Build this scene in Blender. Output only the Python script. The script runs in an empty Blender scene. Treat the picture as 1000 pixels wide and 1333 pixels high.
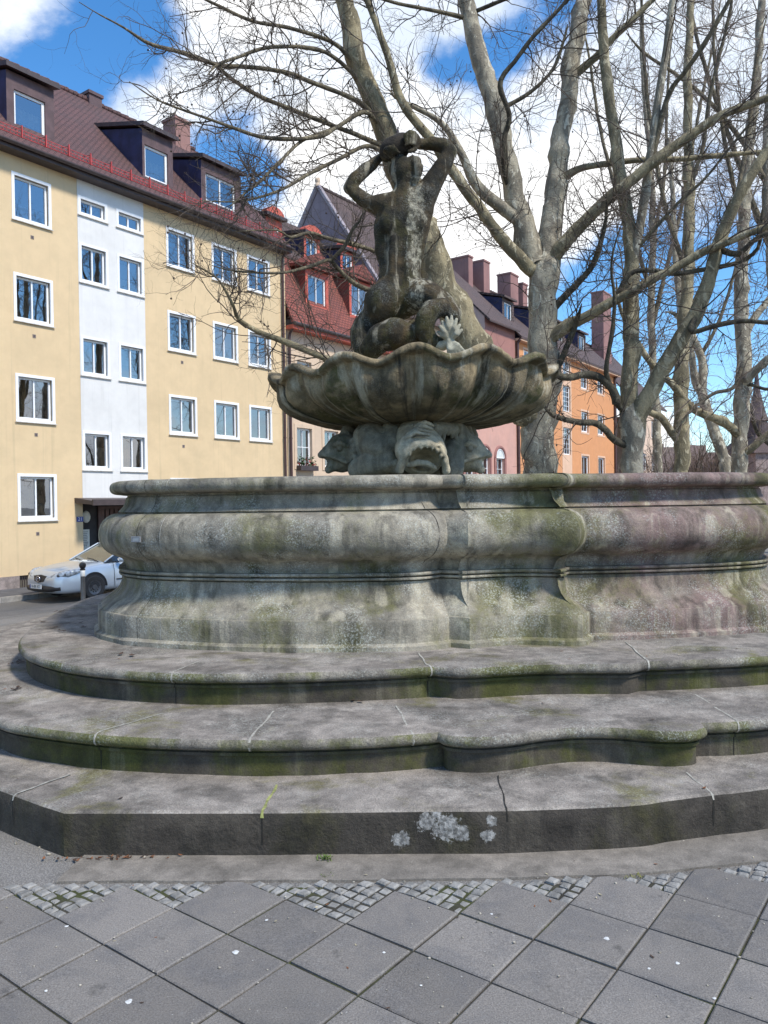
import bpy, bmesh, math, random
import numpy as np
from mathutils import Matrix, Vector, noise as mnoise

random.seed(7)
RNG = np.random.default_rng(11)
scene = bpy.context.scene
COL = scene.collection
R = math.radians

# ------------------------------------------------------------------ camera, sky, sun, exposure
F, EYE, PITCH, ROLL = 1000.0, 1.75, R(.72), R(.8)      # focal length in photo pixels, eye height, level
cam = bpy.data.objects.new('camera', bpy.data.cameras.new('camera'))
COL.objects.link(cam)
cam.data.sensor_fit = 'VERTICAL'
cam.data.sensor_height = 36.0
cam.data.lens = 36.0 * F / 1333.0
cam.data.clip_start = .05
cam.data.clip_end = 2000
cam.matrix_world = Matrix.Translation((0, 0, EYE)) @ Matrix.Rotation(R(90) - PITCH, 4, 'X') @ Matrix.Rotation(-ROLL, 4, 'Z')
scene.camera = cam


def ray(px, py):
    u, v = (px - 500) / F, -(py - 666.5) / F
    c, s = math.cos(ROLL), math.sin(ROLL)
    x, y = u * c + v * s, -u * s + v * c
    return (x, math.cos(PITCH) + y * math.sin(PITCH), -math.sin(PITCH) + y * math.cos(PITCH))


def on_z(px, py, z):
    r = ray(px, py)
    t = (z - EYE) / r[2]
    return (r[0] * t, r[1] * t)


def at(px, py, Y):
    r = ray(px, py)
    t = Y / r[1]
    return np.array((r[0] * t, Y, EYE + r[2] * t))


SUN_EL, SUN_AZ = R(50), R(128)          # azimuth clockwise from +Y (the way the camera looks)
SKY_STRENGTH, CLOUD, SUN = .108, 7.4, 2.8
EXPOSURE = .72
scene.view_settings.view_transform = 'Standard'
scene.view_settings.look = 'None'
scene.view_settings.exposure = EXPOSURE
scene.view_settings.gamma = 1

sun = bpy.data.objects.new('sun', bpy.data.lights.new('sun', 'SUN'))
COL.objects.link(sun)
sun.data.energy = SUN
sun.data.angle = R(8)
sun.data.color = (1, .95, .86)
sd = Vector((math.sin(SUN_AZ) * math.cos(SUN_EL), math.cos(SUN_AZ) * math.cos(SUN_EL), math.sin(SUN_EL)))
sun.rotation_euler = sd.to_track_quat('Z', 'Y').to_euler()


# ------------------------------------------------------------------ node helper
class NT:
    def __init__(self, tree):
        self.t = tree
        self.n = tree.nodes
        self.l = tree.links

    def new(self, kind, **kw):
        nd = self.n.new(kind)
        for k, v in kw.items():
            setattr(nd, k, v)
        return nd

    def set(self, sock, v):
        if hasattr(v, 'is_output') or isinstance(v, bpy.types.NodeSocket):
            self.l.new(v, sock)
        else:
            if sock.type == 'RGBA' and len(v) == 3:
                v = (*v, 1)
            sock.default_value = v

    def math(self, op, a, b=None, c=None, clamp=False):
        nd = self.new('ShaderNodeMath', operation=op, use_clamp=clamp)
        for i, v in enumerate((a, b, c)):
            if v is not None:
                self.set(nd.inputs[i], v)
        return nd.outputs[0]

    def vmath(self, op, a, b=None):
        nd = self.new('ShaderNodeVectorMath', operation=op)
        self.set(nd.inputs[0], a)
        if b is not None:
            self.set(nd.inputs[1], b)
        return nd.outputs['Value'] if op in ('DOT_PRODUCT', 'LENGTH', 'DISTANCE') else nd.outputs[0]

    def ramp(self, v, lo, hi, a=0., b=1., smooth=True):
        nd = self.new('ShaderNodeMapRange', interpolation_type='SMOOTHSTEP' if smooth else 'LINEAR')
        self.set(nd.inputs[0], v)
        for i, x in zip((1, 2, 3, 4), (lo, hi, a, b)):
            self.set(nd.inputs[i], x)
        return nd.outputs[0]

    def mix(self, f, a, b, mode='MIX'):
        nd = self.new('ShaderNodeMix', data_type='RGBA', blend_type=mode)
        self.set(nd.inputs[0], f)
        self.set(nd.inputs[6], a)
        self.set(nd.inputs[7], b)
        return nd.outputs[2]

    def noise(self, vec, scale, detail=5., rough=.55, dist=0., col=False):
        nd = self.new('ShaderNodeTexNoise')
        if vec is not None:
            self.l.new(vec, nd.inputs['Vector'])
        nd.inputs['Scale'].default_value = scale
        nd.inputs['Detail'].default_value = detail
        nd.inputs['Roughness'].default_value = rough
        nd.inputs['Distortion'].default_value = dist
        return nd.outputs['Color' if col else 'Fac']

    def scale(self, vec, s):
        return self.vmath('MULTIPLY', vec, s)

    def xyz(self, vec):
        nd = self.new('ShaderNodeSeparateXYZ')
        self.l.new(vec, nd.inputs[0])
        return nd.outputs

    def comb(self, x, y, z):
        nd = self.new('ShaderNodeCombineXYZ')
        for i, v in enumerate((x, y, z)):
            self.set(nd.inputs[i], v)
        return nd.outputs[0]


def sr(r, g, b, k=1.):
    f = lambda c: (c / 255 / 12.92) if c <= 10 else ((c / 255 + .055) / 1.055) ** 2.4
    return (f(r) * k, f(g) * k, f(b) * k)


# ------------------------------------------------------------------ sky
world = bpy.data.worlds.new('World')
scene.world = world
world.use_nodes = True
w = NT(world.node_tree)
w.n.clear()
sky = w.new('ShaderNodeTexSky', sky_type='NISHITA', sun_disc=False)
sky.sun_elevation = SUN_EL
sky.sun_rotation = SUN_AZ
sky.air_density, sky.dust_density, sky.ozone_density = 1.0, .25, 3.0
hs = w.new('ShaderNodeHueSaturation')
hs.inputs['Saturation'].default_value = 1.28
hs.inputs['Value'].default_value = 1.35
w.l.new(sky.outputs[0], hs.inputs['Color'])
tc = w.new('ShaderNodeTexCoord')
dirv = w.vmath('NORMALIZE', tc.outputs['Generated'])
dz = w.scale(dirv, (1, 1, 1.5))
big = w.noise(dz, 3.2, 7, .58, .35)
fine = w.noise(dz, 9.0, 8, .62, .2)
dens = w.math('ADD', w.math('MULTIPLY', big, .56), w.math('MULTIPLY', fine, .44))
# where the cloud banks and the blue gaps stand (direction, how wide, how strong); last two added out of view for window reflections
for px, py, wid, amt in [(600, 130, .42, .26), (420, 60, .2, .12), (330, 40, .14, .12), (40, 10, .10, .26), (150, 125, .10, .26), (250, 140, .08, .16), (420, 250, .14, .16),
                         (920, 120, .25, .16), (640, 320, .16, .12), (300, 215, .10, -.22), (140, 60, .12, -.26), (640, 90, .07, -.25), (570, 85, .05, -.22),
                         (880, 440, .22, -.2), (960, 520, .1, -.05), (750, 20, .1, -.2), (820, 560, .1, .25), (60, 95, .08, -.25), (360, 230, .06, -.2), (770, 410, .09, -.15), (.02, 9999, .28, .25), (.42, 9999, .5, -.2)]:
    v = Vector(ray(px, py)).normalized() if py < 2000 else Vector((.98, -.12, px)).normalized()
    d = w.vmath('DISTANCE', dirv, tuple(v))
    dens = w.math('ADD', dens, w.ramp(d, 0., wid, amt, 0.))
cloud = w.ramp(dens, .47, .66)
shade = w.ramp(w.noise(dz, 4.5, 8, .62, .3), .36, .62)
ccol = w.mix(shade, (.66, .74, .86), (1.04, 1.04, 1.04))
cl = w.vmath('MULTIPLY', ccol, (CLOUD, CLOUD, CLOUD))
mixc = w.mix(cloud, hs.outputs[0], cl)
bg = w.new('ShaderNodeBackground')
bg.inputs['Strength'].default_value = SKY_STRENGTH
w.l.new(mixc, bg.inputs['Color'])
wo = w.new('ShaderNodeOutputWorld')
w.l.new(bg.outputs[0], wo.inputs['Surface'])


# ------------------------------------------------------------------ object helpers
def mesh_np(name, verts, faces, mats, mi=None, angle=None):
    """faces: int array (n,k), or list of lists"""
    me = bpy.data.meshes.new(name)
    verts = np.asarray(verts, dtype=np.float32)
    if isinstance(faces, np.ndarray) and faces.ndim == 2:
        n, k = faces.shape
        me.vertices.add(len(verts))
        me.vertices.foreach_set('co', verts.ravel())
        me.loops.add(n * k)
        me.loops.foreach_set('vertex_index', faces.astype(np.int32).ravel())
        me.polygons.add(n)
        me.polygons.foreach_set('loop_start', np.arange(0, n * k, k, dtype=np.int32))
        me.update(calc_edges=True)
    else:
        me.from_pydata([tuple(map(float, v)) for v in verts], [], [list(map(int, f)) for f in faces])
    for m in (mats if isinstance(mats, (list, tuple)) else [mats]):
        me.materials.append(m)
    if mi is not None:
        me.polygons.foreach_set('material_index', np.asarray(mi, dtype=np.int32))
    if angle is not None:
        me.polygons.foreach_set('use_smooth', np.ones(len(me.polygons), dtype=bool))
        if angle < 180:
            me.set_sharp_from_angle(angle=R(angle))
    me.update()
    return me


def link(name, me, parent=None, loc=None, rotz=None, kind=None, label=None, cat=None, group=None):
    o = bpy.data.objects.new(name, me)
    COL.objects.link(o)
    if parent is not None:
        o.parent = parent
    if loc is not None:
        o.location = loc
    if rotz is not None:
        o.rotation_euler = (0, 0, rotz)
    for k, v in (('kind', kind), ('label', label), ('category', cat), ('group', group)):
        if v:
            o[k] = v
    return o


def thing(name, label, cat, loc=(0, 0, 0), rotz=0., group=None):
    return link(name, None, None, loc, rotz, None, label, cat, group)


class MB:
    """collects shapes, then links them as one mesh object"""

    def __init__(self):
        self.v, self.f, self.m = [], [], []

    def add(self, verts, faces, mi=0):
        b = len(self.v)
        self.v += [tuple(map(float, p)) for p in verts]
        self.f += [[b + i for i in f] for f in faces]
        self.m += [mi] * len(faces)

    def box(self, x0, x1, y0, y1, z0, z1, mi=0):
        v = [(x0, y0, z0), (x1, y0, z0), (x1, y1, z0), (x0, y1, z0), (x0, y0, z1), (x1, y0, z1), (x1, y1, z1), (x0, y1, z1)]
        self.add(v, [(0, 3, 2, 1), (4, 5, 6, 7), (0, 1, 5, 4), (1, 2, 6, 5), (2, 3, 7, 6), (3, 0, 4, 7)], mi)

    def quad(self, a, b, c, d, mi=0):
        self.add([a, b, c, d], [(0, 1, 2, 3)], mi)

    def slab(self, pts, vec, mi=0):
        """polygon extruded along vec"""
        n = len(pts)
        q = [tuple(np.array(p) + np.array(vec)) for p in pts]
        self.add(list(pts) + q, [tuple(range(n))[::-1], tuple(range(n, 2 * n))] + [(i, (i + 1) % n, n + (i + 1) % n, n + i) for i in range(n)], mi)

    def ring(self, x0, x1, z0, z1, wd, y0, y1, mi=0):
        """rectangular frame in the x-z plane, butted bars"""
        self.box(x0, x1, y0, y1, z1 - wd, z1, mi)
        self.box(x0, x1, y0, y1, z0, z0 + wd, mi)
        self.box(x0, x0 + wd, y0, y1, z0 + wd, z1 - wd, mi)
        self.box(x1 - wd, x1, y0, y1, z0 + wd, z1 - wd, mi)

    def tube(self, pts, rad, sides=8, mi=0, cap=True):
        P = np.asarray(pts, float)
        rr = np.full(len(P), rad) if np.isscalar(rad) else np.asarray(rad)
        v, f = tube_batch(P[None], rr[None], sides)
        self.add(v, [tuple(x) for x in f], mi)
        if cap:
            b = len(self.v) - len(v)
            self.f += [list(range(b, b + sides))[::-1], list(range(b + len(v) - sides, b + len(v)))]
            self.m += [mi, mi]

    def lathe(self, prof, seg=24, mi=0, c=(0, 0, 0)):
        n = len(prof)
        v = [(c[0] + r * math.cos(2 * math.pi * j / seg), c[1] + r * math.sin(2 * math.pi * j / seg), c[2] + z) for j in range(seg) for r, z in prof]
        f = [(j * n + i, ((j + 1) % seg) * n + i, ((j + 1) % seg) * n + i + 1, j * n + i + 1) for j in range(seg) for i in range(n - 1)]
        self.add(v, f, mi)

    def sphere(self, c, r, seg=10, rings=6, mi=0):
        r = (r, r, r) if np.isscalar(r) else r
        v = [(c[0], c[1], c[2] - r[2])]
        for i in range(1, rings):
            a = math.pi * i / rings - math.pi / 2
            for j in range(seg):
                b = 2 * math.pi * j / seg
                v.append((c[0] + r[0] * math.cos(a) * math.cos(b), c[1] + r[1] * math.cos(a) * math.sin(b), c[2] + r[2] * math.sin(a)))
        v.append((c[0], c[1], c[2] + r[2]))
        f = [(0, 1 + (j + 1) % seg, 1 + j) for j in range(seg)]
        for i in range(rings - 2):
            for j in range(seg):
                a, b = 1 + i * seg + j, 1 + i * seg + (j + 1) % seg
                f.append((a, b, b + seg, a + seg))
        e = len(v) - 1
        k = 1 + (rings - 2) * seg
        f += [(k + j, k + (j + 1) % seg, e) for j in range(seg)]
        self.add(v, f, mi)

    def build(self, name, mats, parent=None, angle=None, origin=None, **kw):
        v = np.array(self.v)
        if origin is not None:
            v = v - np.array(origin)
        return link(name, mesh_np(name, v, self.f, mats, self.m, angle), parent, **kw)


def tube_batch(P, Rr, sides):
    """P (N,n,3), Rr (N,n) -> verts, quad faces"""
    N, n, _ = P.shape
    T = np.gradient(P, axis=1)
    T /= np.linalg.norm(T, axis=2, keepdims=True) + 1e-9
    ref = np.zeros_like(T)
    m = T.mean(axis=1, keepdims=True)
    ax = np.argmin(np.abs(m), axis=2)
    for k in range(3):
        ref[..., k] = (ax == k)
    U = np.cross(T, ref)
    U /= np.linalg.norm(U, axis=2, keepdims=True) + 1e-9
    V = np.cross(T, U)
    a = np.arange(sides) * 2 * np.pi / sides
    ring = P[:, :, None] + Rr[:, :, None, None] * (np.cos(a)[None, None, :, None] * U[:, :, None] + np.sin(a)[None, None, :, None] * V[:, :, None])
    verts = ring.reshape(-1, 3)
    idx = np.arange(N * n * sides).reshape(N, n, sides)
    A = idx[:, :-1]
    B = idx[:, 1:]
    f = np.stack([A, np.roll(A, -1, 2), np.roll(B, -1, 2), B], -1).reshape(-1, 4)
    return verts, f


def catmull(P, n):
    P = np.asarray(P, float)
    Q = np.vstack([2 * P[0] - P[1], P, 2 * P[-1] - P[-2]])
    d = np.concatenate([[0], np.cumsum(np.linalg.norm(np.diff(P[:, :3], axis=0), axis=1))])
    out = []
    for s in np.linspace(0, d[-1], n):
        i = min(np.searchsorted(d, s, 'right') - 1, len(P) - 2)
        t = (s - d[i]) / max(d[i + 1] - d[i], 1e-9)
        a, b, c, e = Q[i], Q[i + 1], Q[i + 2], Q[i + 3]
        out.append(.5 * (2 * b + (c - a) * t + (2 * a - 5 * b + 4 * c - e) * t * t + (3 * b - a - 3 * c + e) * t ** 3))
    return np.array(out)


# ------------------------------------------------------------------ materials
def material(name):
    m = bpy.data.materials.new(name)
    m.use_nodes = True
    t = NT(m.node_tree)
    bs = t.n['Principled BSDF']
    return m, t, bs


def plain(name, col, rough=.6, var=.12, scale=8., metal=0., bump=0., spec=.5, coat=0.):
    m, t, bs = material(name)
    oc = t.new('ShaderNodeTexCoord').outputs['Object']
    n = t.noise(oc, scale, 5)
    k = t.ramp(n, .3, .7, 1 - var, 1 + var)
    t.set(bs.inputs['Base Color'], t.vmath('MULTIPLY', col, t.comb(k, k, k)))
    t.set(bs.inputs['Roughness'], rough)
    t.set(bs.inputs['Metallic'], metal)
    t.set(bs.inputs['Specular IOR Level'], spec)
    t.set(bs.inputs['Coat Weight'], coat)
    if bump:
        b = t.new('ShaderNodeBump')
        b.inputs['Distance'].default_value = bump
        t.l.new(t.noise(oc, scale * 6, 5), b.inputs['Height'])
        t.l.new(b.outputs[0], bs.inputs['Normal'])
    return m


def stone(name, c1, c2, moss=(.075, .078, .028), moss_lo=.52, moss_hi=.7, lichen=.0, streak=.3, dark=.0, grain=.25, bump=.006, purple=None, patch=None, rough=.9, lime=None, big=1.3, radial=False):
    m, t, bs = material(name)
    oc = t.new('ShaderNodeTexCoord').outputs['Object']
    n1 = t.noise(oc, big, 6, .6, .4)
    col = t.mix(t.ramp(n1, .36, .64), c1, c2)
    if purple:                                  # blocks of another, redder sandstone on one side
        x = t.xyz(oc)[0]
        e = t.math('ADD', x, t.math('MULTIPLY', t.math('SUBTRACT', t.noise(oc, .9, 4), .5), 1.6))
        f = t.math('MULTIPLY', t.ramp(e, purple[0] - .25, purple[0] + .5), t.ramp(t.noise(oc, 2.2, 5), .30, .6, .35, 1.))
        col = t.mix(f, col, purple[1])
    nm = t.noise(t.scale(oc, (1, 1, .55)), 1.7, 7, .62, .5)
    nm2 = t.noise(oc, 22, 5, .65)
    mm = t.ramp(t.math('ADD', nm, t.math('MULTIPLY', t.math('SUBTRACT', nm2, .5), .22)), moss_lo, moss_hi)
    col = t.mix(t.math('MULTIPLY', mm, .85), col, moss)
    if streak:                                  # run-off streaks
        if radial:                              # run-off follows the flutes of a round bowl
            x, y, z = t.xyz(oc)
            an = t.math('ARCTAN2', x, t.math('MULTIPLY', y, -1.))
            sv = t.comb(t.math('MULTIPLY', an, 9.), t.math('MULTIPLY', z, .7), 0.)
            sv2 = t.comb(t.math('MULTIPLY', an, 7.), t.math('MULTIPLY', z, .9), 4.)
        else:
            sv, sv2 = t.scale(oc, (7, 7, .55)), t.scale(oc, (5, 5, .4))
        ns = t.noise(sv, 1.2, 6, .6)
        col = t.mix(t.ramp(ns, .50, .66, 0., streak), col, (.025, .023, .018))
        nl = t.noise(sv2, 1.4, 6, .6)
        col = t.mix(t.ramp(nl, .55, .66, 0., streak * .9), col, (.48, .43, .32))
    if dark:
        nd = t.noise(oc, 3.1, 8, .66, .3)
        col = t.mix(t.ramp(nd, .47, .66, 0., dark), col, (.02, .019, .016))
    if lichen:                                  # crusts of pale lichen, speckled
        la = t.ramp(t.noise(oc, 2.3, 4, .6), .44, .62)
        lb = t.ramp(t.noise(oc, 75, 6, .75), .50, .58)
        col = t.mix(t.math('MULTIPLY', t.math('MULTIPLY', la, lb), lichen), col, (.46, .47, .42))
        lc = t.ramp(t.noise(oc, 9.5, 8, .75, .4), .62, .70)
        col = t.mix(t.math('MULTIPLY', lc, lichen * .75), col, (.40, .41, .38))
    if patch:                                   # one flaked whitish crust with its own outline
        for pc, pr in patch:
            d = t.vmath('DISTANCE', t.scale(oc, (1, 1, 1.15)), (pc[0], pc[1], pc[2] * 1.15))
            d = t.math('ADD', d, t.math('MULTIPLY', t.math('SUBTRACT', t.noise(oc, 30, 8, .75), .5), pr * 3.4))
            col = t.mix(t.math('MULTIPLY', t.ramp(d, pr * .9, pr), t.ramp(t.noise(oc, 60, 4), .3, .6, .55, 1.)) if 0 else t.ramp(d, pr * .92, pr * .99, 1., 0.), col, t.mix(t.ramp(t.noise(oc, 45, 5), .35, .65), (.13, .125, .115), (.36, .35, .33)))
    if lime:                                    # pale lime run down a figure's back
        x, y, z = t.xyz(oc)
        e = t.math('ADD', t.math('ADD', x, t.math('MULTIPLY', z, lime[1])), t.math('MULTIPLY', t.math('SUBTRACT', t.noise(t.scale(oc, (2.2, 2.2, 1.1)), 3.5, 8, .72), .5), lime[4]))
        f = t.math('MULTIPLY', t.ramp(t.math('ABSOLUTE', t.math('SUBTRACT', e, lime[0])), .05, .10, 1., 0.), t.ramp(z, lime[2], lime[2] + .25))
        f = t.math('MULTIPLY', f, t.ramp(z, lime[3] - .12, lime[3], 1., 0.))
        col = t.mix(t.math('MULTIPLY', f, t.ramp(t.noise(oc, 18, 5, .7), .42, .6, .1, .85)), col, (.40, .37, .28))
    g = t.ramp(t.noise(oc, 130, 3, .7), .25, .75, 1 - grain, 1 + grain)
    g = t.math('MULTIPLY', g, t.ramp(t.noise(oc, 11, 6, .6), .3, .7, .78, 1.18))
    col = t.vmath('MULTIPLY', col, t.comb(g, g, g))
    t.set(bs.inputs['Base Color'], col)
    t.set(bs.inputs['Roughness'], rough)
    t.set(bs.inputs['Specular IOR Level'], .25)
    b = t.new('ShaderNodeBump')
    b.inputs['Distance'].default_value = bump
    h = t.math('ADD', t.noise(oc, 38, 7, .7), t.math('MULTIPLY', t.noise(oc, 7, 4), 1.1))
    t.l.new(h, b.inputs['Height'])
    t.l.new(b.outputs[0], bs.inputs['Normal'])
    return m


def bark(name, c1, c2, c3, scale=1.):
    m, t, bs = material(name)
    oc = t.new('ShaderNodeTexCoord').outputs['Object']
    v = t.scale(oc, (1, 1, .55))
    n1 = t.noise(v, 3.2 * scale, 5, .55, .6)
    n2 = t.noise(v, 7. * scale, 5, .6, .8)
    col = t.mix(t.ramp(n1, .44, .56), c1, c2)
    col = t.mix(t.ramp(n2, .57, .62), col, c3)
    n4 = t.noise(t.scale(oc, (9, 9, 2.2)), 1.6, 5, .7)
    col = t.mix(t.ramp(n4, .63, .69, 0., .75), col, (.035, .03, .022))
    n3 = t.ramp(t.noise(oc, 40, 4, .7), .3, .7, .78, 1.15)
    t.set(bs.inputs['Base Color'], t.vmath('MULTIPLY', col, t.comb(n3, n3, n3)))
    t.set(bs.inputs['Roughness'], .85)
    t.set(bs.inputs['Specular IOR Level'], .25)
    b = t.new('ShaderNodeBump')
    b.inputs['Distance'].default_value = .045
    t.l.new(t.math('ADD', n2, t.math('MULTIPLY', t.noise(oc, 30, 6, .7), .5)), b.inputs['Height'])
    t.l.new(b.outputs[0], bs.inputs['Normal'])
    return m


def plaster(name, col, stain=(.35, .32, .2), amt=.25, top=None, vary=.07):
    m, t, bs = material(name)
    oc = t.new('ShaderNodeTexCoord').outputs['Object']
    n = t.noise(oc, .55, 6, .6, .3)
    c = t.mix(t.ramp(n, .40, .72, 0., amt), col, stain)
    st = t.noise(t.scale(oc, (4.5, 4.5, .14)), 1.1, 7, .66)
    c = t.mix(t.ramp(st, .52, .72, 0., amt * 1.5), c, stain)
    pz = t.noise(t.scale(oc, (.5, .5, .8)), 1., 3, .4)
    c = t.mix(t.ramp(pz, .55, .57, 0., .10), c, tuple(min(1., q * 1.18) for q in col))
    k = t.ramp(t.noise(oc, 2.2, 6, .6), .3, .7, 1 - vary * .6, 1 + vary * .6)
    t.set(bs.inputs['Base Color'], t.vmath('MULTIPLY', c, t.comb(k, k, k)))
    t.set(bs.inputs['Roughness'], .92)
    t.set(bs.inputs['Specular IOR Level'], .2)
    b = t.new('ShaderNodeBump')
    b.inputs['Distance'].default_value = .006
    t.l.new(t.noise(oc, 60, 4, .7), b.inputs['Height'])
    t.l.new(b.outputs[0], bs.inputs['Normal'])
    return m


def rooftile(name, c1, c2, row=.16, wid=.19, grime=.35):
    m, t, bs = material(name)
    oc = t.new('ShaderNodeTexCoord').outputs['Object']
    x, y, z = t.xyz(oc)
    u = t.comb(t.math('ADD', x, t.math('MULTIPLY', y, .0)), t.math('ADD', z, t.math('MULTIPLY', y, .75)), 0.)
    br = t.new('ShaderNodeTexBrick')
    br.offset = .5
    t.l.new(u, br.inputs['Vector'])
    br.inputs['Scale'].default_value = 1.
    br.inputs['Mortar Size'].default_value = .018
    br.inputs['Mortar Smooth'].default_value = .3
    br.inputs['Brick Width'].default_value = wid
    br.inputs['Row Height'].default_value = row
    br.inputs['Color1'].default_value = (*c1, 1)
    br.inputs['Color2'].default_value = (*c2, 1)
    br.inputs['Mortar'].default_value = (*[q * .3 for q in c1], 1)
    c = t.mix(t.ramp(t.noise(oc, .8, 6, .62), .42, .7, 0., grime), br.outputs['Color'], (.05, .04, .04))
    t.set(bs.inputs['Base Color'], c)
    t.set(bs.inputs['Roughness'], .75)
    b = t.new('ShaderNodeBump')
    b.inputs['Distance'].default_value = .03
    b.invert = True
    t.l.new(br.outputs['Fac'], b.inputs['Height'])
    t.l.new(b.outputs[0], bs.inputs['Normal'])
    return m


def glass(name, ior=2.1, tint=(.8, .85, .85)):
    m, t, bs = material(name)
    t.n.remove(bs)
    fr = t.new('ShaderNodeFresnel')
    fr.inputs['IOR'].default_value = ior
    tr = t.new('ShaderNodeBsdfTransparent')
    tr.inputs['Color'].default_value = (*tint, 1)
    gl = t.new('ShaderNodeBsdfGlossy')
    gl.inputs['Roughness'].default_value = .015
    oc = t.new('ShaderNodeTexCoord').outputs['Object']
    b = t.new('ShaderNodeBump')
    b.inputs['Distance'].default_value = .05
    b.inputs['Strength'].default_value = .04
    rnd = t.new('ShaderNodeObjectInfo').outputs['Random']
    ov = t.vmath('ADD', oc, t.comb(t.math('MULTIPLY', rnd, 91.), t.math('MULTIPLY', rnd, 37.), t.math('MULTIPLY', rnd, 53.)))
    t.l.new(t.noise(ov, .9, 2), b.inputs['Height'])
    t.l.new(b.outputs[0], gl.inputs['Normal'])
    mx = t.new('ShaderNodeMixShader')
    t.l.new(fr.outputs[0], mx.inputs[0])
    t.l.new(tr.outputs[0], mx.inputs[1])
    t.l.new(gl.outputs[0], mx.inputs[2])
    t.l.new(mx.outputs[0], t.n['Material Output'].inputs['Surface'])
    return m


M = {}
PURP = (1.12, (.215, .145, .13))
M['basin'] = stone('basin_stone', (.35, .312, .24), (.215, .195, .158), moss=(.12, .115, .042), moss_lo=.45, moss_hi=.66, lichen=.55, streak=.5, dark=.4, purple=PURP, bump=.009, lime=(.185, .0, .62, 1.64, .16))
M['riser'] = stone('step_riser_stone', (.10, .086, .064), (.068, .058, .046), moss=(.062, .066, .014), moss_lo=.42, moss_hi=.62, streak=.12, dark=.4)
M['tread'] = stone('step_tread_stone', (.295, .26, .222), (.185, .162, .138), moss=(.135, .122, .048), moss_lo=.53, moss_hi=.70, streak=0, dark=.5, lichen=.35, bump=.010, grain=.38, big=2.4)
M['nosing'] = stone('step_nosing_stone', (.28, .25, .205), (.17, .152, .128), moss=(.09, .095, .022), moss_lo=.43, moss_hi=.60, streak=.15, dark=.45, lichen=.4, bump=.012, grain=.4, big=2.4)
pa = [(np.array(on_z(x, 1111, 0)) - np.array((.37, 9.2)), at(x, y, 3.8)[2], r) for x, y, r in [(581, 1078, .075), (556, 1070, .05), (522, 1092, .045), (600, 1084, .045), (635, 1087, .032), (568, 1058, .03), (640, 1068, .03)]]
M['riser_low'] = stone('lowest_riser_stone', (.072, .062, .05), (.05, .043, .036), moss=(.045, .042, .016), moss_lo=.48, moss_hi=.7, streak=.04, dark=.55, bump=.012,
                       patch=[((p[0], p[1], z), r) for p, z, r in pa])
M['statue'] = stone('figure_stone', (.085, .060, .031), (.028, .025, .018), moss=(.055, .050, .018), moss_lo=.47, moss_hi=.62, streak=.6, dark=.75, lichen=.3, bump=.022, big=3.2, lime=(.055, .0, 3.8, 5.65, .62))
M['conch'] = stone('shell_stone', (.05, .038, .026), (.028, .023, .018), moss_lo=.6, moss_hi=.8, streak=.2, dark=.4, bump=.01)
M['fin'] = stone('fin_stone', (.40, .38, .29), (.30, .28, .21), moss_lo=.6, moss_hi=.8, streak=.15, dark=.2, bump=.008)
M['bowl'] = stone('bowl_stone', (.33, .255, .15), (.15, .118, .07), moss=(.085, .082, .03), moss_lo=.52, moss_hi=.62, streak=.9, dark=.5, lichen=.15, bump=.014, big=2.2, radial=True)
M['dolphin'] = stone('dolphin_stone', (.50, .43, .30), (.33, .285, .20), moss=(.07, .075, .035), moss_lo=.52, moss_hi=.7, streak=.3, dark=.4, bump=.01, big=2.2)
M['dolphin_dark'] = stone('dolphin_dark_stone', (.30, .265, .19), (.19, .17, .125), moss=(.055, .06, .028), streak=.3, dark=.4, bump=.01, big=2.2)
M['mortar'] = plain('mortar', (.34, .32, .27), .95, .3, 30, bump=.003)
M['mortar_moss'] = plain('mossy_mortar', (.26, .27, .09), .95, .35, 30, bump=.003)
M['crack'] = plain('open_joint', (.02, .018, .014), 1, .3, 20)
M['water'] = plain('still_water', (.03, .04, .03), .05, .1, 2)
M['asphalt'] = plain('asphalt', (.115, .115, .118), .92, .18, 4, bump=.004)
M['bark'] = bark('plane_bark', (.41, .36, .265), (.23, .20, .15), (.58, .53, .41))
M['bark_olive'] = bark('plane_bark_olive', (.34, .285, .175), (.19, .16, .10), (.46, .40, .27))
M['limb'] = bark('limb_bark', (.17, .14, .09), (.10, .085, .06), (.27, .23, .15), 1.6)
M['limb_dark'] = bark('dark_limb_bark', (.10, .085, .058), (.06, .052, .038), (.16, .14, .095), 1.6)
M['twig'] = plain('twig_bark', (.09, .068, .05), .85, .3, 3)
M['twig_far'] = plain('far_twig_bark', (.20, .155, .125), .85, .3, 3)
M['seed'] = plain('seed_ball', (.07, .045, .03), .95, .2, 30)
M['glass'] = glass('window_glass', 4.4)
M['white_frame'] = plain('white_window_paint', (.80, .80, .80), .35, .04, 6)
M['metal_dark'] = plain('dark_sheet_metal', (.06, .042, .040), .5, .2, 5)
M['pipe'] = plain('brown_pipe_paint', (.07, .035, .032), .45, .15, 5)


# ------------------------------------------------------------------ ground, street, pavement
DX, DY = .58172, .81339              # the street front runs this way
P0 = (-10.2787, 22.5)                # a point on it
NX, NY = DY, -DX                     # out of the facades, towards the fountain
ROTH = math.atan2(DY, DX)


def from_front(x, y):
    return (x - P0[0]) * NX + (y - P0[1]) * NY


def smooth(t):
    t = min(max(t, 0.), 1.)
    return t * t * (3 - 2 * t)


def ground_z(x, y):
    return -.69 * smooth((10.6 - from_front(x, y)) / 7.2)


def fpt(s, wd, z):
    return (P0[0] + DX * s + NX * wd, P0[1] + DY * s + NY * wd, z)


def axis(fine0, fine1, step, far):
    a = list(np.arange(fine0, fine1 + 1e-6, step))
    k, q = step, fine1
    while q < far:
        k *= 1.5
        q += k
        a.append(q)
    k, q = step, fine0
    while q > -far:
        k *= 1.5
        q -= k
        a.insert(0, q)
    return a


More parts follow.
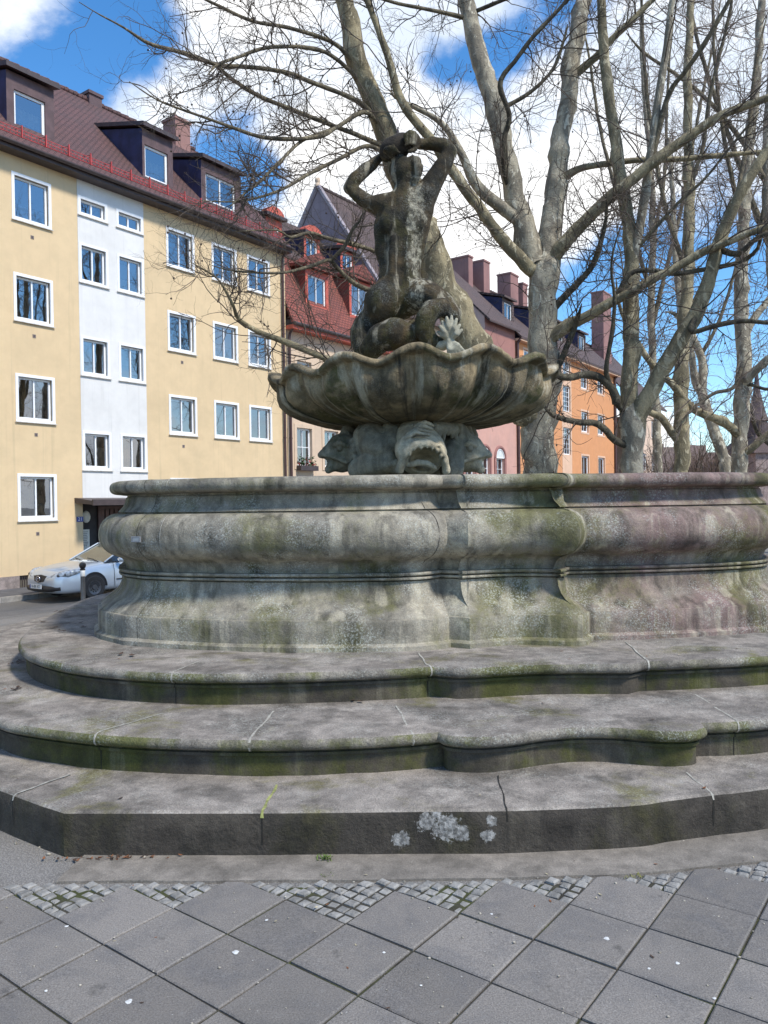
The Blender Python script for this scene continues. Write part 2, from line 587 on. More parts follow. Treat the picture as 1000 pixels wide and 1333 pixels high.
sa, wa = axis(-16, 40, .7, 900), axis(-2, 26, .35, 900)
gv = []
for s in sa:
    for q in wa:
        x, y, _ = fpt(s, q, 0)
        gv.append((x, y, ground_z(x, y) - .014 + (.004 * mnoise.noise((x * .8, y * .8, 0)) if 0 < q < 30 and abs(s) < 60 else 0)))
nw = len(wa)
gf = np.array([(i * nw + j, i * nw + j + 1, (i + 1) * nw + j + 1, (i + 1) * nw + j) for i in range(len(sa) - 1) for j in range(nw - 1)])[:, ::-1]


def asphalt_mat():
    m, t, bs = material('asphalt_ground')
    oc = t.new('ShaderNodeTexCoord').outputs['Object']
    c = t.mix(t.ramp(t.noise(oc, .7, 6, .6, .4), .35, .65), (.155, .145, .13), (.215, .20, .18))
    c = t.mix(t.ramp(t.noise(oc, 3.5, 7, .7), .55, .75, 0., .5), c, (.07, .068, .062))
    vor = t.new('ShaderNodeTexVoronoi')
    vor.inputs['Scale'].default_value = 110
    t.l.new(oc, vor.inputs['Vector'])
    k = t.ramp(vor.outputs['Distance'], .1, .7, 1.3, .75)
    t.set(bs.inputs['Base Color'], t.vmath('MULTIPLY', c, t.comb(k, k, k)))
    t.set(bs.inputs['Roughness'], .9)
    b = t.new('ShaderNodeBump')
    b.inputs['Distance'].default_value = .004
    t.l.new(vor.outputs['Distance'], b.inputs['Height'])
    b.invert = True
    t.l.new(b.outputs[0], bs.inputs['Normal'])
    return m


link('ground', mesh_np('ground', gv, gf, asphalt_mat(), None, 180), kind='structure')

# far pavement and its kerb in front of the houses
mb = MB()
mb.slab([fpt(-60, -.02, -1.2), fpt(120, -.02, -1.2), fpt(120, 1.78, -1.2), fpt(-60, 1.78, -1.2)], (0, 0, .63))
mb.build('sidewalk', plain('sidewalk_asphalt', (.10, .10, .105), .9, .2, 3, bump=.004), kind='structure')
mb = MB()
for k in range(-14, 60):
    mb.slab([fpt(k * 1. + .006, 1.786, -1.2), fpt(k * 1. + .994, 1.786, -1.2), fpt(k * 1. + .994, 1.93, -1.2), fpt(k * 1. + .006, 1.93, -1.2)], (0, 0, .635 + random.uniform(-.004, .004)))
mb.build('kerb', plain('kerb_granite', (.30, .28, .25), .85, .2, 9, bump=.004), kind='structure')

# narrow pale line along the street
mb = MB()
for s0 in np.arange(-14, 30, .5):
    mb.quad(*[(p[0], p[1], ground_z(p[0], p[1]) - .003) for p in (fpt(s0, 6.0, 0), fpt(s0, 6.14, 0), fpt(s0 + .5, 6.14, 0), fpt(s0 + .5, 6.0, 0))])
mb.build('street_strip', plain('pale_strip', (.33, .33, .32), .8, .35, 6), kind='structure')

# diagonal slab grid fitted to the photograph's joints
GO, GA, GB = np.array((-1.148, 3.053)), np.array((.2745, -.2035)), np.array((.2075, .2695))


def border(x):
    """front edge of the smooth strip along the lowest step"""
    return float(np.interp(x, [-3.2, -1.56, -.9, .2, 1.05, 1.6, 2.05, 3.2, 4.6], [3.62, 3.575, 3.56, 3.545, 3.56, 3.64, 3.74, 4.02, 4.5]))


def slab_mat():
    m, t, bs = material('concrete_slabs')
    oc = t.new('ShaderNodeTexCoord').outputs['Object']
    geo = t.new('ShaderNodeNewGeometry')
    rnd = geo.outputs['Random Per Island']
    c = t.mix(rnd, (.165, .150, .134), (.232, .211, .188))
    c = t.mix(t.ramp(t.noise(oc, 4, 7, .68, .5), .42, .7, 0., .45), c, (.10, .10, .105))
    c = t.mix(t.ramp(t.noise(oc, 17, 6, .7), .55, .75, 0., .4), c, (.27, .26, .24))
    c = t.mix(t.ramp(t.noise(oc, 1.6, 5, .6, .6), .52, .72, 0., .55), c, (.105, .098, .088))
    c = t.mix(t.ramp(t.noise(oc, 6.3, 3, .5), .66, .74, 0., .6), c, (.07, .065, .06))
    k = t.ramp(t.noise(oc, 160, 4, .75), .28, .72, .62, 1.35)
    c = t.vmath('MULTIPLY', c, t.comb(k, k, k))
    sp = t.ramp(t.noise(oc, 75, 2, .5), .735, .75)
    c = t.mix(sp, c, (.38, .37, .34))
    t.set(bs.inputs['Base Color'], c)
    t.set(bs.inputs['Roughness'], .85)
    t.set(bs.inputs['Specular IOR Level'], .3)
    b = t.new('ShaderNodeBump')
    b.inputs['Distance'].default_value = .003
    t.l.new(t.math('ADD', t.noise(oc, 140, 4, .7), t.noise(oc, 9, 4)), b.inputs['Height'])
    t.l.new(b.outputs[0], bs.inputs['Normal'])
    return m


slabs, cob = MB(), MB()
XMIN = -1.62
left_line = lambda p: p[0] > -1.62 - (3.575 - p[1]) * .9


def stone_block(mbx, corners, zt, zb, ch, inset, rot=0., jit=0.):
    """a paver with a worn, chamfered edge"""
    n = len(corners)
    c = np.mean(corners, axis=0)
    out, inn = [], []
    for p in corners:
        d = p - c
        L = np.linalg.norm(d)
        j = RNG.normal(0, jit, 2) if jit else 0
        out.append(c + d * (1 - inset * 1.414 / L) + j)
        inn.append(c + d * (1 - (inset + ch) * 1.414 / L) + j)
    g_ = RNG.normal(0, .006 if not jit else .03, 2)
    tilt = [float((np.array(p) - c) @ g_) for p in corners]
    v = [(p[0], p[1], zb) for p in out] + [(p[0], p[1], zt - ch * .7 + q) for p, q in zip(out, tilt)] + [(p[0], p[1], zt + q) for p, q in zip(inn, tilt)]
    f = [(i, (i + 1) % n, n + (i + 1) % n, n + i) for i in range(n)] + [(n + i, n + (i + 1) % n, 2 * n + (i + 1) % n, 2 * n + i) for i in range(n)] + [tuple(range(2 * n, 3 * n))]
    mbx.add(v, f)


for i in range(-24, 26):
    for j in range(-24, 26):
        cs = [GO + GA * a + GB * b for a, b in ((i, j), (i + 1, j), (i + 1, j + 1), (i, j + 1))]
        ctr = np.mean(cs, axis=0)
        if ctr[1] < -3 or abs(ctr[0]) > 5.5:
            continue
        over = max(p[1] - border(p[0]) for p in cs)
        if over < (.062 if ctr[0] > -1.75 else .32):
            if over > .01:                                      # cut along the strip
                inside = lambda p: border(p[0]) - .004 - p[1]
                cut = []
                for a, b in zip(cs, cs[1:] + cs[:1]):
                    fa, fb = inside(a), inside(b)
                    if fa >= 0:
                        cut.append(a)
                    if (fa >= 0) != (fb >= 0):
                        cut.append(a + (b - a) * fa / (fa - fb))
                cs = cut
            stone_block(slabs, cs, RNG.normal(0, .0012), -.06, .006, .0036 + abs(RNG.normal(0, .0016)))
        elif any(p[1] < border(p[0]) for p in cs) and ctr[0] > -1.75:
            n = 6
            for a in range(n):
                for b in range(n):
                    q = [GO + GA * (i + u / n) + GB * (j + v / n) for u, v in ((a, b), (a + 1, b), (a + 1, b + 1), (a, b + 1))]
                    qc = np.mean(q, axis=0)
                    if qc[1] < border(qc[0]) - .020:
                        stone_block(cob, q, RNG.normal(-.002, .003), -.06, .008, .005, jit=.003)
slabs.build('pavement', slab_mat(), kind='structure')
cob.build('cobbles', plain('granite_setts', (.235, .225, .205), .8, .35, 14, bump=.006), kind='structure')
# smooth worn strip between the setts and the lowest step
mb = MB()
xs_ = list(np.linspace(-1.56, 4.5, 60))
n_ = len(xs_)
mb.add([(x, border(x) + .004 * math.sin(x * 9), -.001) for x in xs_] + [(x - (.0 if k else -.05), border(x) + .46 + .25 * max(0, x - 1.2), -.001) for k, x in enumerate(xs_)] + [(x, border(x) + .004 * math.sin(x * 9), -.05) for x in xs_],
       [(i, i + 1, n_ + i + 1, n_ + i) for i in range(n_ - 1)] + [(2 * n_ + i, 2 * n_ + i + 1, i + 1, i) for i in range(n_ - 1)])
mb.build('smooth_strip', stone('strip_stone', (.235, .208, .175), (.18, .16, .135), moss_lo=.66, moss_hi=.85, streak=0, dark=.3, bump=.004), kind='structure')
jb = MB()
jb.quad((-6, -4, -.010), (6, -4, -.010), (6, 3.5, -.010), (-6, 3.5, -.010))
jb.build('joint_soil', stone('joint_soil', (.06, .054, .04), (.04, .037, .03), moss=(.06, .07, .02), moss_lo=.45, moss_hi=.6, streak=0, bump=.01), kind='structure')

# ------------------------------------------------------------------ the fountain
FC = np.array((.37, 9.2))


def contour(front, spacing=.055):
    """front: (x, y, corner) from the left over the front to the right; the back mirrors it"""
    pts = [tuple(p) + ((0,) if len(p) == 2 else ()) for p in front]
    back = [(p[0], 2 * FC[1] - p[1], p[2]) for p in pts[::-1]][1:-1]
    pts = pts + back
    k0 = next((i for i, p in enumerate(pts) if p[2]), 0)
    pts = pts[k0:] + pts[:k0] + [pts[k0]]
    runs, cur = [], [pts[0]]
    for p in pts[1:]:
        cur.append(p)
        if p[2]:
            runs.append(cur)
            cur = [p]
    if len(cur) > 1:
        runs.append(cur)
    out, cor = [], []
    for r_ in runs:
        xy = np.array([(p[0], p[1], 0.) for p in r_])
        L = np.linalg.norm(np.diff(xy, axis=0), axis=1).sum()
        n = max(3, int(L / spacing))
        q = catmull(xy, n) if len(xy) > 2 else np.linspace(xy[0], xy[1], n)
        out += [tuple(x[:2]) for x in q[:-1]]
        cor += [r_[0][2]] + [0] * (n - 2)
    return np.array(out), np.array(cor)


def normals(C):
    a = C - np.roll(C, 1, 0)
    b = np.roll(C, -1, 0) - C
    a /= np.linalg.norm(a, axis=1, keepdims=True)
    b /= np.linalg.norm(b, axis=1, keepdims=True)
    na = np.stack([a[:, 1], -a[:, 0]], 1)
    nb = np.stack([b[:, 1], -b[:, 0]], 1)
    n = na + nb
    n /= np.linalg.norm(n, axis=1, keepdims=True)
    k = 1 / np.clip((n * na).sum(1), .62, 1)
    return n * k[:, None]


def sweep(name, C, prof, mats, mi, parent, inner=None, amp=.003, freq=7., angle=42):
    """prof: (outward, z) pairs; inner: fractions towards the middle closing the top"""
    Nn = normals(C)
    rows = [np.column_stack([C + Nn * o, np.full(len(C), z)]) for o, z in prof]
    last = rows[-1]
    for fr in (inner or []):
        q = last.copy()
        q[:, :2] = last[:, :2] + (FC - last[:, :2]) * fr
        rows.append(q)
    V = np.array(rows)                                  # (m, n, 3)
    m_, n_ = V.shape[:2]
    for i in range(m_):
        for j in range(n_):
            p = V[i, j]
            d = mnoise.noise(Vector(p * freq)) * amp + mnoise.noise(Vector(p * freq * .22)) * amp * 1.6
            nn = Nn[j] / np.linalg.norm(Nn[j])
            flat = i >= len(prof) - 1
            p[0] += nn[0] * d * (0 if flat else 1)
            p[1] += nn[1] * d * (0 if flat else 1)
            p[2] += d * (.9 if flat else .4)
    idx = np.arange(m_ * n_).reshape(m_, n_)
    f = np.stack([idx[:-1], np.roll(idx[:-1], -1, 1), np.roll(idx[1:], -1, 1), idx[1:]], -1)
    mis = np.repeat(np.array((list(mi) + [mi[-1]] * m_)[:m_ - 1]), n_)
    verts = V.reshape(-1, 3) - np.array((FC[0], FC[1], 0))
    return link(name, mesh_np(name, verts, f.reshape(-1, 4), mats, mis, angle), parent), Nn


fountain = thing('fountain', 'large mossy stone fountain with three curved steps, moulded basin and scalloped shell bowl', 'fountain', (FC[0], FC[1], 0))


def joint(parent, C, Nn, prof, outer, inner, mat, width=.008, k0=0, lift=.003, name='mortar_joint', k1=None):
    """a thin line of mortar that follows the moulding at one place and runs back over the tread"""
    j = int(np.argmin(np.linalg.norm(C - np.array(outer), axis=1)))
    nn = Nn[j] / np.linalg.norm(Nn[j])
    tv = np.array((-nn[1], nn[0]))
    pts = [np.array((*(C[j] + Nn[j] * o), z)) for o, z in prof[k0:k1]]
    tops = len(pts)
    if inner is not None:
        a = pts[-1]
        b = np.array((*inner, prof[-1][1]))
        for q in np.linspace(.12, 1, 8):
            p = a + (b - a) * q
            p[:2] += tv * .004 * math.sin(q * 9 + j)
            pts.append(p)
    v, f = [], []
    for i, p in enumerate(pts):
        a = pts[max(i - 1, 0)]
        b = pts[min(i + 1, len(pts) - 1)]
        d = b - a
        out = np.array((-d[2] * -1 * 0, 0, 0.))
        # outward direction in the profile's own plane
        du, dv = float(np.dot(d[:2], nn)), d[2]
        L = math.hypot(du, dv) + 1e-9
        ou, ov = dv / L, -du / L
        off = np.array((nn[0] * ou, nn[1] * ou, ov)) * lift
        wv = np.array((tv[0], tv[1], 0)) * width * (1 + .35 * math.sin(i * 2.3 + j))
        v += [p + off - wv, p + off + wv]
    for i in range(len(pts) - 1):
        f.append((2 * i, 2 * i + 1, 2 * i + 3, 2 * i + 2))
    ob = MB()
    ob.add(np.array(v) - np.array((FC[0], FC[1], 0)), f)
    return ob.build(name, mat, parent)


# lowest step: a polygon
Z1, Z2, Z3 = .215, .435, .652
c1 = [(-5.0, 9.2), (-4.7, 7.2), (-3.75, 5.35, 1), (-2.117, 4.165), (-1.634, 3.843, 1), (-.607, 3.81), (.129, 3.803), (.60, 3.797), (1.2, 3.835), (1.43, 3.895), (1.70, 3.965), (2.03, 4.045), (3.5, 4.5, 1), (5.0, 5.75), (5.7, 7.4), (5.85, 9.2)]
C1, _ = contour(c1)
p1 = [(0, -.05), (0, .05), (.002, .12), (.001, .185), (-.006, .205), (-.02, Z1)]
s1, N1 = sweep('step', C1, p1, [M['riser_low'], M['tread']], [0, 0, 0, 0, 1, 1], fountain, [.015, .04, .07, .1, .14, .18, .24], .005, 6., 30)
s1['label'] = 'lowest step with a nearly black flat front edge'
for (a, b, mt, wd) in [((348, 1111), (361, 1022), M['mortar_moss'], .007), ((26, 1085), (92, 1008), M['mortar'], .006), ((662, 1110), (648, 1010), M['crack'], .0035), ((931, 1087), (893, 1006), M['mortar'], .005)]:
    joint(s1, C1, N1, p1, on_z(*a, 0), on_z(*b, Z1), mt, wd, 3)
    joint(s1, C1, N1, p1, on_z(*a, 0), None, M['crack'], .004, 1, .002, k1=5)

# middle step with its bracket-shaped bay
c2 = [(-4.07, 9.2), (-4.02, 8.2), (-3.87, 7.2), (-3.5, 6.2), (-3.0, 5.37), (-2.466, 4.87), (-2.158, 4.66), (-1.53, 4.43), (-.80, 4.325), (-.2, 4.335), (.156, 4.39), (.325, 4.44, 1),
      (.330, 4.41, 1), (.352, 4.365), (.43, 4.33), (.553, 4.322), (.72, 4.36), (.875, 4.425), (1.094, 4.475), (1.321, 4.46), (1.482, 4.405), (1.62, 4.375), (1.73, 4.385), (1.79, 4.43), (1.80, 4.475, 1),
      (1.81, 4.535, 1), (2.047, 4.55), (2.286, 4.6), (3.0, 4.86), (4.0, 5.55), (4.75, 6.6), (5.05, 8), (5.1, 9.2)]
C2, _ = contour(c2, .05)


def nosing(z0, z1):
    r = [(0, z0 - .03), (0, z0 + .06), (0, z1 - .106), (.017, z1 - .103), (.017, z1 - .086), (.004, z1 - .084), (.004, z1 - .069)]
    for a in np.linspace(-110, 82, 9):
        r.append((.022 + .036 * math.cos(R(a)), z1 - .035 + .035 * math.sin(R(a))))
    r += [(-.01, z1)]
    return r


NM = [0] * 6 + [1] * 8 + [2, 2]
inn = [.012, .03, .055, .08, .11, .14, .18, .22, .27]
p2 = nosing(Z1, Z2)
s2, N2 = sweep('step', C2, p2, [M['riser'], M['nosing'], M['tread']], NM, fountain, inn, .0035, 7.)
for (a, b) in [((325, 1014), (357, 926)), ((130, 1004), (212, 929)), ((541, 1004), (516, 919)), ((962, 988), (905, 904))]:
    joint(s2, C2, N2, p2, on_z(*a, Z1), on_z(*b, Z2), M['mortar'], .006, 6)
    joint(s2, C2, N2, p2, on_z(*a, Z1), None, M['crack'], .003, 0, .002, k1=8)

# upper step
c3 = [(-3.54, 9.2), (-3.50, 8.7), (-3.37, 7.9), (-3.26, 7.35), (-3.13, 6.8), (-2.98, 6.35), (-2.789, 5.99), (-2.58, 5.72), (-2.251, 5.43), (-1.846, 5.21), (-1.4, 5.075), (-1.0, 5.03), (-.4, 5.05), (.189, 5.13), (.30, 5.17, 1),
      (.473, 5.09, 1), (.60, 5.10), (.712, 5.125), (.983, 5.17), (1.246, 5.178), (1.45, 5.165), (1.624, 5.155, 1), (1.73, 5.235, 1), (1.986, 5.257), (2.644, 5.36), (3.3, 5.62), (4.0, 6.15), (4.4, 7.0), (4.6, 8.1), (4.65, 9.2)]
C3, _ = contour(c3, .05)
p3 = nosing(Z2, Z3)
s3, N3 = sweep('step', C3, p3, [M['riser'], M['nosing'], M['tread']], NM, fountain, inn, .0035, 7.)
for (a, b) in [((229, 917), (292, 848)), ((562, 909), (545, 850)), ((842, 902), (815, 836))]:
    joint(s3, C3, N3, p3, on_z(*a, Z2), on_z(*b, Z3), M['mortar'], .006, 6)
    joint(s3, C3, N3, p3, on_z(*a, Z2), None, M['crack'], .003, 0, .002, k1=8)

# basin wall
cb = [(-2.92, 9.2), (-2.85, 8.2), (-2.66, 7.2), (-2.515, 6.72), (-2.35, 6.385), (-2.06, 6.085, 1), (-1.745, 5.945, 1), (-1.162, 5.765), (-.6, 5.68), (-.014, 5.656), (.213, 5.675), (.405, 5.745), (.482, 5.815, 1),
      (.628, 5.735, 1), (.74, 5.785), (.874, 5.835), (1.0, 5.86), (1.132, 5.85), (1.363, 5.785, 1), (1.49, 5.795, 1), (1.60, 6.0, 1), (2.0, 6.02), (2.6, 6.12), (3.1, 6.28), (3.5, 6.6), (3.8, 7.3), (3.92, 8.2), (3.94, 9.2)]
CB, _ = contour(cb, .045)
pb = [(.035, Z3 - .01), (.032, .685), (.008, .70), (0, .705), (0, .79), (0, .868), (-.005, .876), (-.024, .880), (-.028, .890), (-.055, .914), (-.10, .948), (-.145, .985), (-.178, 1.03), (-.197, 1.08), (-.206, 1.142),
      (-.232, 1.146), (-.232, 1.153), (-.180, 1.156), (-.177, 1.164), (-.180, 1.173), (-.232, 1.176), (-.232, 1.186), (-.178, 1.189), (-.174, 1.200), (-.178, 1.210), (-.238, 1.213), (-.236, 1.224), (-.224, 1.25), (-.212, 1.28), (-.19, 1.302),
      (-.15, 1.318), (-.115, 1.333), (-.08, 1.355), (-.05, 1.385), (-.028, 1.42), (-.016, 1.46), (-.012, 1.50), (-.017, 1.545), (-.03, 1.585), (-.052, 1.622), (-.085, 1.652), (-.13, 1.676),
      (-.150, 1.681), (-.205, 1.683), (-.205, 1.693), (-.180, 1.696), (-.195, 1.712), (-.225, 1.745), (-.242, 1.785), (-.248, 1.820), (-.262, 1.832), (-.262, 1.844), (-.215, 1.847), (-.168, 1.852)]
for a in np.linspace(-70, 85, 9):
    pb.append((-.165 + .055 * math.cos(R(a)), 1.905 + .053 * math.sin(R(a))))
pb += [(-.24, 1.962), (-.255, 1.962)]
basin, NB = sweep('basin', CB, pb, [M['basin']], [0], fountain, [.03, .06], .0035, 6., 38)
# inner wall and the water inside
inner0 = CB + normals(CB) * -.255
inner0 = inner0 + (FC - inner0) * .06
mb = MB()
n_ = len(inner0)
mb.add([(p[0] - FC[0], p[1] - FC[1], 1.955) for p in inner0] + [((p[0] - FC[0]) * .97, (p[1] - FC[1]) * .97, 1.0) for p in inner0], [(i, (i + 1) % n_, n_ + (i + 1) % n_, n_ + i) for i in range(n_)])
mb.build('inner_wall', M['basin'], basin)
mb = MB()
mb.add([((p[0] - FC[0]) * .985, (p[1] - FC[1]) * .985, 1.55) for p in inner0[::3]], [tuple(range(len(inner0[::3])))])
mb.build('water', M['water'], fountain)
for px, wd, mt in [(572, .003, M['crack']), (207, .003, M['mortar']), (168, .002, M['crack'])]:
    joint(basin, CB, NB, pb, on_z(px, 842, Z3), None, mt, wd, 3 if px < 300 else 28, .002, k1=None if px < 300 else 48)
# the small metal plate on the swelling
p_ = at(184, 702, 6.12)
j = int(np.argmin(np.linalg.norm(CB - p_[:2], axis=1)))
q = CB[j] + NB[j] * -.006
nn = NB[j] / np.linalg.norm(NB[j])
mb = MB()
mb.box(-.045, .045, -.006, .004, -.022, .022)
pl = mb.build('name_plate', plain('plate_zinc', (.38, .38, .40), .4, .1, 20, metal=.6), basin, loc=(q[0] - FC[0], q[1] - FC[1], at(184, 702, q[1])[2]), rotz=math.atan2(nn[1], nn[0]) + math.pi / 2)
mb = MB()
mb.ring(-.038, .038, -.016, .016, .004, -.008, -.006)
mb.build('plate_rim', plain('plate_dark', (.14, .14, .15), .5), pl)


# ------------------------------------------------------------------ sculpting by distance fields (surface nets)
def ell(c, r, ax=None):
    c, r = np.array(c, np.float32), np.array((r, r, r) if np.isscalar(r) else r, np.float32)
    Rm = None
    if ax is not None:
        Rm = np.array(Matrix.Rotation(ax[1], 3, ax[0]).transposed(), np.float32)

    def f(P):
        q = P - c
        if Rm is not None:
            q = q @ Rm.T
        a = np.linalg.norm(q / r, axis=-1)
        b = np.linalg.norm(q / (r * r), axis=-1)
        return a * (a - 1) / (b + 1e-6)
    return f


def cap(a, b, ra, rb=None):
    a, b = np.array(a, np.float32), np.array(b, np.float32)
    rb = ra if rb is None else rb

    def f(P):
        d = b - a
        t = np.clip(((P - a) @ d) / float(d @ d), 0, 1)
        return np.linalg.norm(P - a - t[..., None] * d, axis=-1) - (ra + (rb - ra) * t)
    return f


def chain(pts, rad):
    fs = [cap(pts[i], pts[i + 1], rad[i], rad[i + 1]) for i in range(len(pts) - 1)]

    def f(P):
        d = fs[0](P)
        for g in fs[1:]:
            d = np.minimum(d, g(P))
        return d
    return f


def sculpt(name, ops, h, mats, parent, pad=.06, rough=.004, freq=26., lo=None, hi=None, **kw):
    lo, hi = np.array(lo), np.array(hi)
    ns = [int(math.ceil((hi[k] - lo[k]) / h)) + 1 for k in range(3)]
    g = np.stack(np.meshgrid(*[np.float32(lo[k] + h * np.arange(ns[k])) for k in range(3)], indexing='ij'), -1)
    D = np.full(g.shape[:3], 10., np.float32)
    for op, k, f in ops:
        d = f(g)
        if op == 'u':
            if k:
                hh = np.clip(.5 + .5 * (D - d) / k, 0, 1)
                D = D * (1 - hh) + d * hh - k * hh * (1 - hh)
            else:
                D = np.minimum(D, d)
        else:
            hh = np.clip(.5 - .5 * (D + d) / k, 0, 1)
            D = D * (1 - hh) - d * hh + k * hh * (1 - hh)
    if rough:
        X, Y, Z = g[..., 0], g[..., 1], g[..., 2]
        D += rough * (np.sin(X * freq + 1.3 * np.sin(Z * freq * .7)) * np.sin(Y * freq * 1.1 + np.sin(X * freq * .6)) + .8 * np.sin(Z * freq * .9 + 2 * np.sin(Y * freq * .5 + X * freq * .4)))
    if rough:
        D += rough * .55 * np.sin(X * freq * 2.3 + 2 * np.sin(Y * freq * 1.7)) * np.sin(Z * freq * 2.1 + 2 * np.sin(X * freq * 1.3)) * np.sin(Y * freq * 2.5 + Z * freq)
    ins = D < 0
    nx, ny, nz = [n - 1 for n in ns]
    cnt = np.zeros((nx, ny, nz), np.float32)
    acc = np.zeros((nx, ny, nz, 3), np.float32)

    def corner(A, c):
        return A[c[0]:c[0] + nx, c[1]:c[1] + ny, c[2]:c[2] + nz]
    for axk in range(3):
        o1, o2 = [k for k in range(3) if k != axk]
        for u in (0, 1):
            for v in (0, 1):
                c = [0, 0, 0]
                c[o1], c[o2] = u, v
                e = list(c)
                e[axk] = 1
                a, b = corner(D, c), corner(D, e)
                cr = (a < 0) != (b < 0)
                t = np.where(cr, a / (a - b + 1e-12), 0)
                pos = np.zeros((nx, ny, nz, 3), np.float32)
                pos[..., o1] = u
                pos[..., o2] = v
                pos[..., axk] = t
                acc += pos * cr[..., None]
                cnt += cr
    has = cnt > 0
    idx = np.full(has.shape, -1, np.int64)
    idx[has] = np.arange(has.sum())
    base = np.stack(np.meshgrid(np.arange(nx), np.arange(ny), np.arange(nz), indexing='ij'), -1)
    verts = (base[has] + acc[has] / cnt[has][:, None]) * h + lo
    faces = []
    for axk in range(3):
        o1, o2 = (axk + 1) % 3, (axk + 2) % 3
        sl_a = [slice(1, n - 1) for n in ns]
        sl_a[axk] = slice(0, ns[axk] - 1)
        sl_b = list(sl_a)
        sl_b[axk] = slice(1, ns[axk])
        A, B = ins[tuple(sl_a)], ins[tuple(sl_b)]
        ch = np.argwhere(A != B)
        if not len(ch):
            continue
        fl = A[tuple(ch.T)]
        off = np.array([1, 1, 1])
        off[axk] = 0
        ch = ch + off
        u, v = np.zeros(3, int), np.zeros(3, int)
        u[o1], v[o2] = 1, 1
        q = np.stack([idx[tuple((ch - u - v).T)], idx[tuple((ch - v).T)], idx[tuple(ch.T)], idx[tuple((ch - u).T)]], -1)
        q[~fl] = q[~fl][:, ::-1]
        faces.append(q)
    return link(name, mesh_np(name, verts, np.concatenate(faces), mats, None, 180), parent, **kw)


def S(px, py, dy=0.):
    """point of the fountain's middle from its place in the picture, relative to the fountain's foot"""
    p = at(px, py, FC[1] + dy)
    return p - np.array((FC[0], FC[1], 0))


U = .0092          # one photo pixel at the figure, in metres

# ------------------------------------------------------------------ shell bowl
nth, lobes, th0 = 616, 14, R(-1.46)
bprof = [(.55, 2.555, 0), (.74, 2.556, .1), (.92, 2.57, .3), (1.12, 2.612, .6), (1.30, 2.69, .9), (1.44, 2.795, 1), (1.53, 2.92, 1), (1.585, 3.04, 1), (1.605, 3.13, .9), (1.605, 3.185, .9), (1.615, 3.205, 1.), (1.645, 3.212, 1.05), (1.662, 3.24, 1.05), (1.655, 3.275, 1.05), (1.62, 3.29, 1.), (1.55, 3.28, 1.), (1.48, 3.20, 1), (1.34, 3.02, .9), (1.1, 2.86, .6), (.7, 2.80, .2), (.05, 2.79, 0)]
bprof = [(r_, z_ + .075 * (1 - smooth((z_ - 2.56) / .4)) if k_ < 11 else z_, a_) for k_, (r_, z_, a_) in enumerate(bprof)]
bv = []
for i, (r_, z_, a_) in enumerate(bprof):
    for k in range(nth):
        th = 2 * math.pi * k / nth
        ph = lobes * (th - th0)
        rimf = smooth((z_ - 2.75) / .5)
        wave = math.cos(ph)
        rib = (abs(math.sin(ph)) ** .55 - .6) * .62 + (abs(math.sin(ph / 2)) ** .6 - .55) * .7           # rounded lobes with sharp furrows between
        fin = .25 * math.cos(3 * ph)
        lip = 1. if 11 <= i <= 14 else 0.
        hollow = max(0., wave) ** 1.3 * smooth((z_ - 2.62) / .35) * (0 if i >= 10 else 1)
        rr = r_ * (1 + .125 * a_ * rib * (1 - .8 * rimf) + .012 * a_ * fin * (1 - rimf) + .022 * rimf * wave - .035 * hollow + .012 * lip)
        x = math.sin(th) * rr
        y = -math.cos(th) * rr
        zz = z_ + .056 * rimf * wave + (.022 * x - .05) * rimf + .02 * rimf * math.sin(3 * th + 1)
        p = Vector((x, y, zz))
        d = .010 * mnoise.noise(p * 4) + .005 * mnoise.noise(p * 13)
        bv.append((x * (1 + d), y * (1 + d), zz + d))
nb = len(bprof)
bf = np.array([(i * nth + k, i * nth + (k + 1) % nth, (i + 1) * nth + (k + 1) % nth, (i + 1) * nth + k) for i in range(nb - 1) for k in range(nth)])
bowl = link('bowl', mesh_np('bowl', bv, bf, M['bowl'], None, 60), fountain)

# pedestal with its acanthus, and the dolphins round it
ops = [('u', 0, cap((0, .1, 1.4), (0, .1, 2.0), .62, .55)), ('u', .1, cap((0, .1, 2.0), (0, .1, 2.68), .55, .72))]
for k in range(26):                                       # hanging leaves under the bowl
    a = 2 * math.pi * k / 26
    c, s = math.cos(a), math.sin(a)
    L = RNG.uniform(.12, .34)
    ops.append(('u', .03, chain([(c * .70, .1 + s * .70, 2.60), (c * .72, .1 + s * .72, 2.52), (c * .66, .1 + s * .66, 2.50 - L)], [.05, .06, .028])))
# coiled fish bodies between the heads
for pts, rad in [([(488, 556, -.50), (480, 566, -.62), (484, 578, -.70), (497, 583, -.74), (508, 577, -.72), (511, 564, -.66), (506, 555, -.58)], [.10, .12, .14, .15, .13, .10, .07]),
                 ([(470, 612, -.5), (486, 602, -.66), (502, 600, -.74), (516, 604, -.72)], [.15, .16, .14, .10]),
                 ([(476, 554, -.45), (470, 566, -.5), (474, 580, -.5), (480, 596, -.52)], [.06, .09, .11, .12]),
                 ([(594, 556, -.5), (600, 570, -.42), (590, 590, -.55), (588, 610, -.6)], [.09, .12, .13, .14])]:
    ops.append(('u', .018, chain([S(*p) for p in pts], rad)))
ops.append(('u', .02, ell(S(499, 584, -.62), (.19, .14, .23))))
ops.append(('u', .015, chain([S(507, 574, -.76), S(498, 580, -.80), S(496, 592, -.80), S(504, 600, -.80), S(511, 596, -.78), S(508, 588, -.78)], [.05, .06, .065, .06, .045, .03])))
ops.append(('u', .02, ell(S(590, 585, -.45), (.16, .14, .2))))
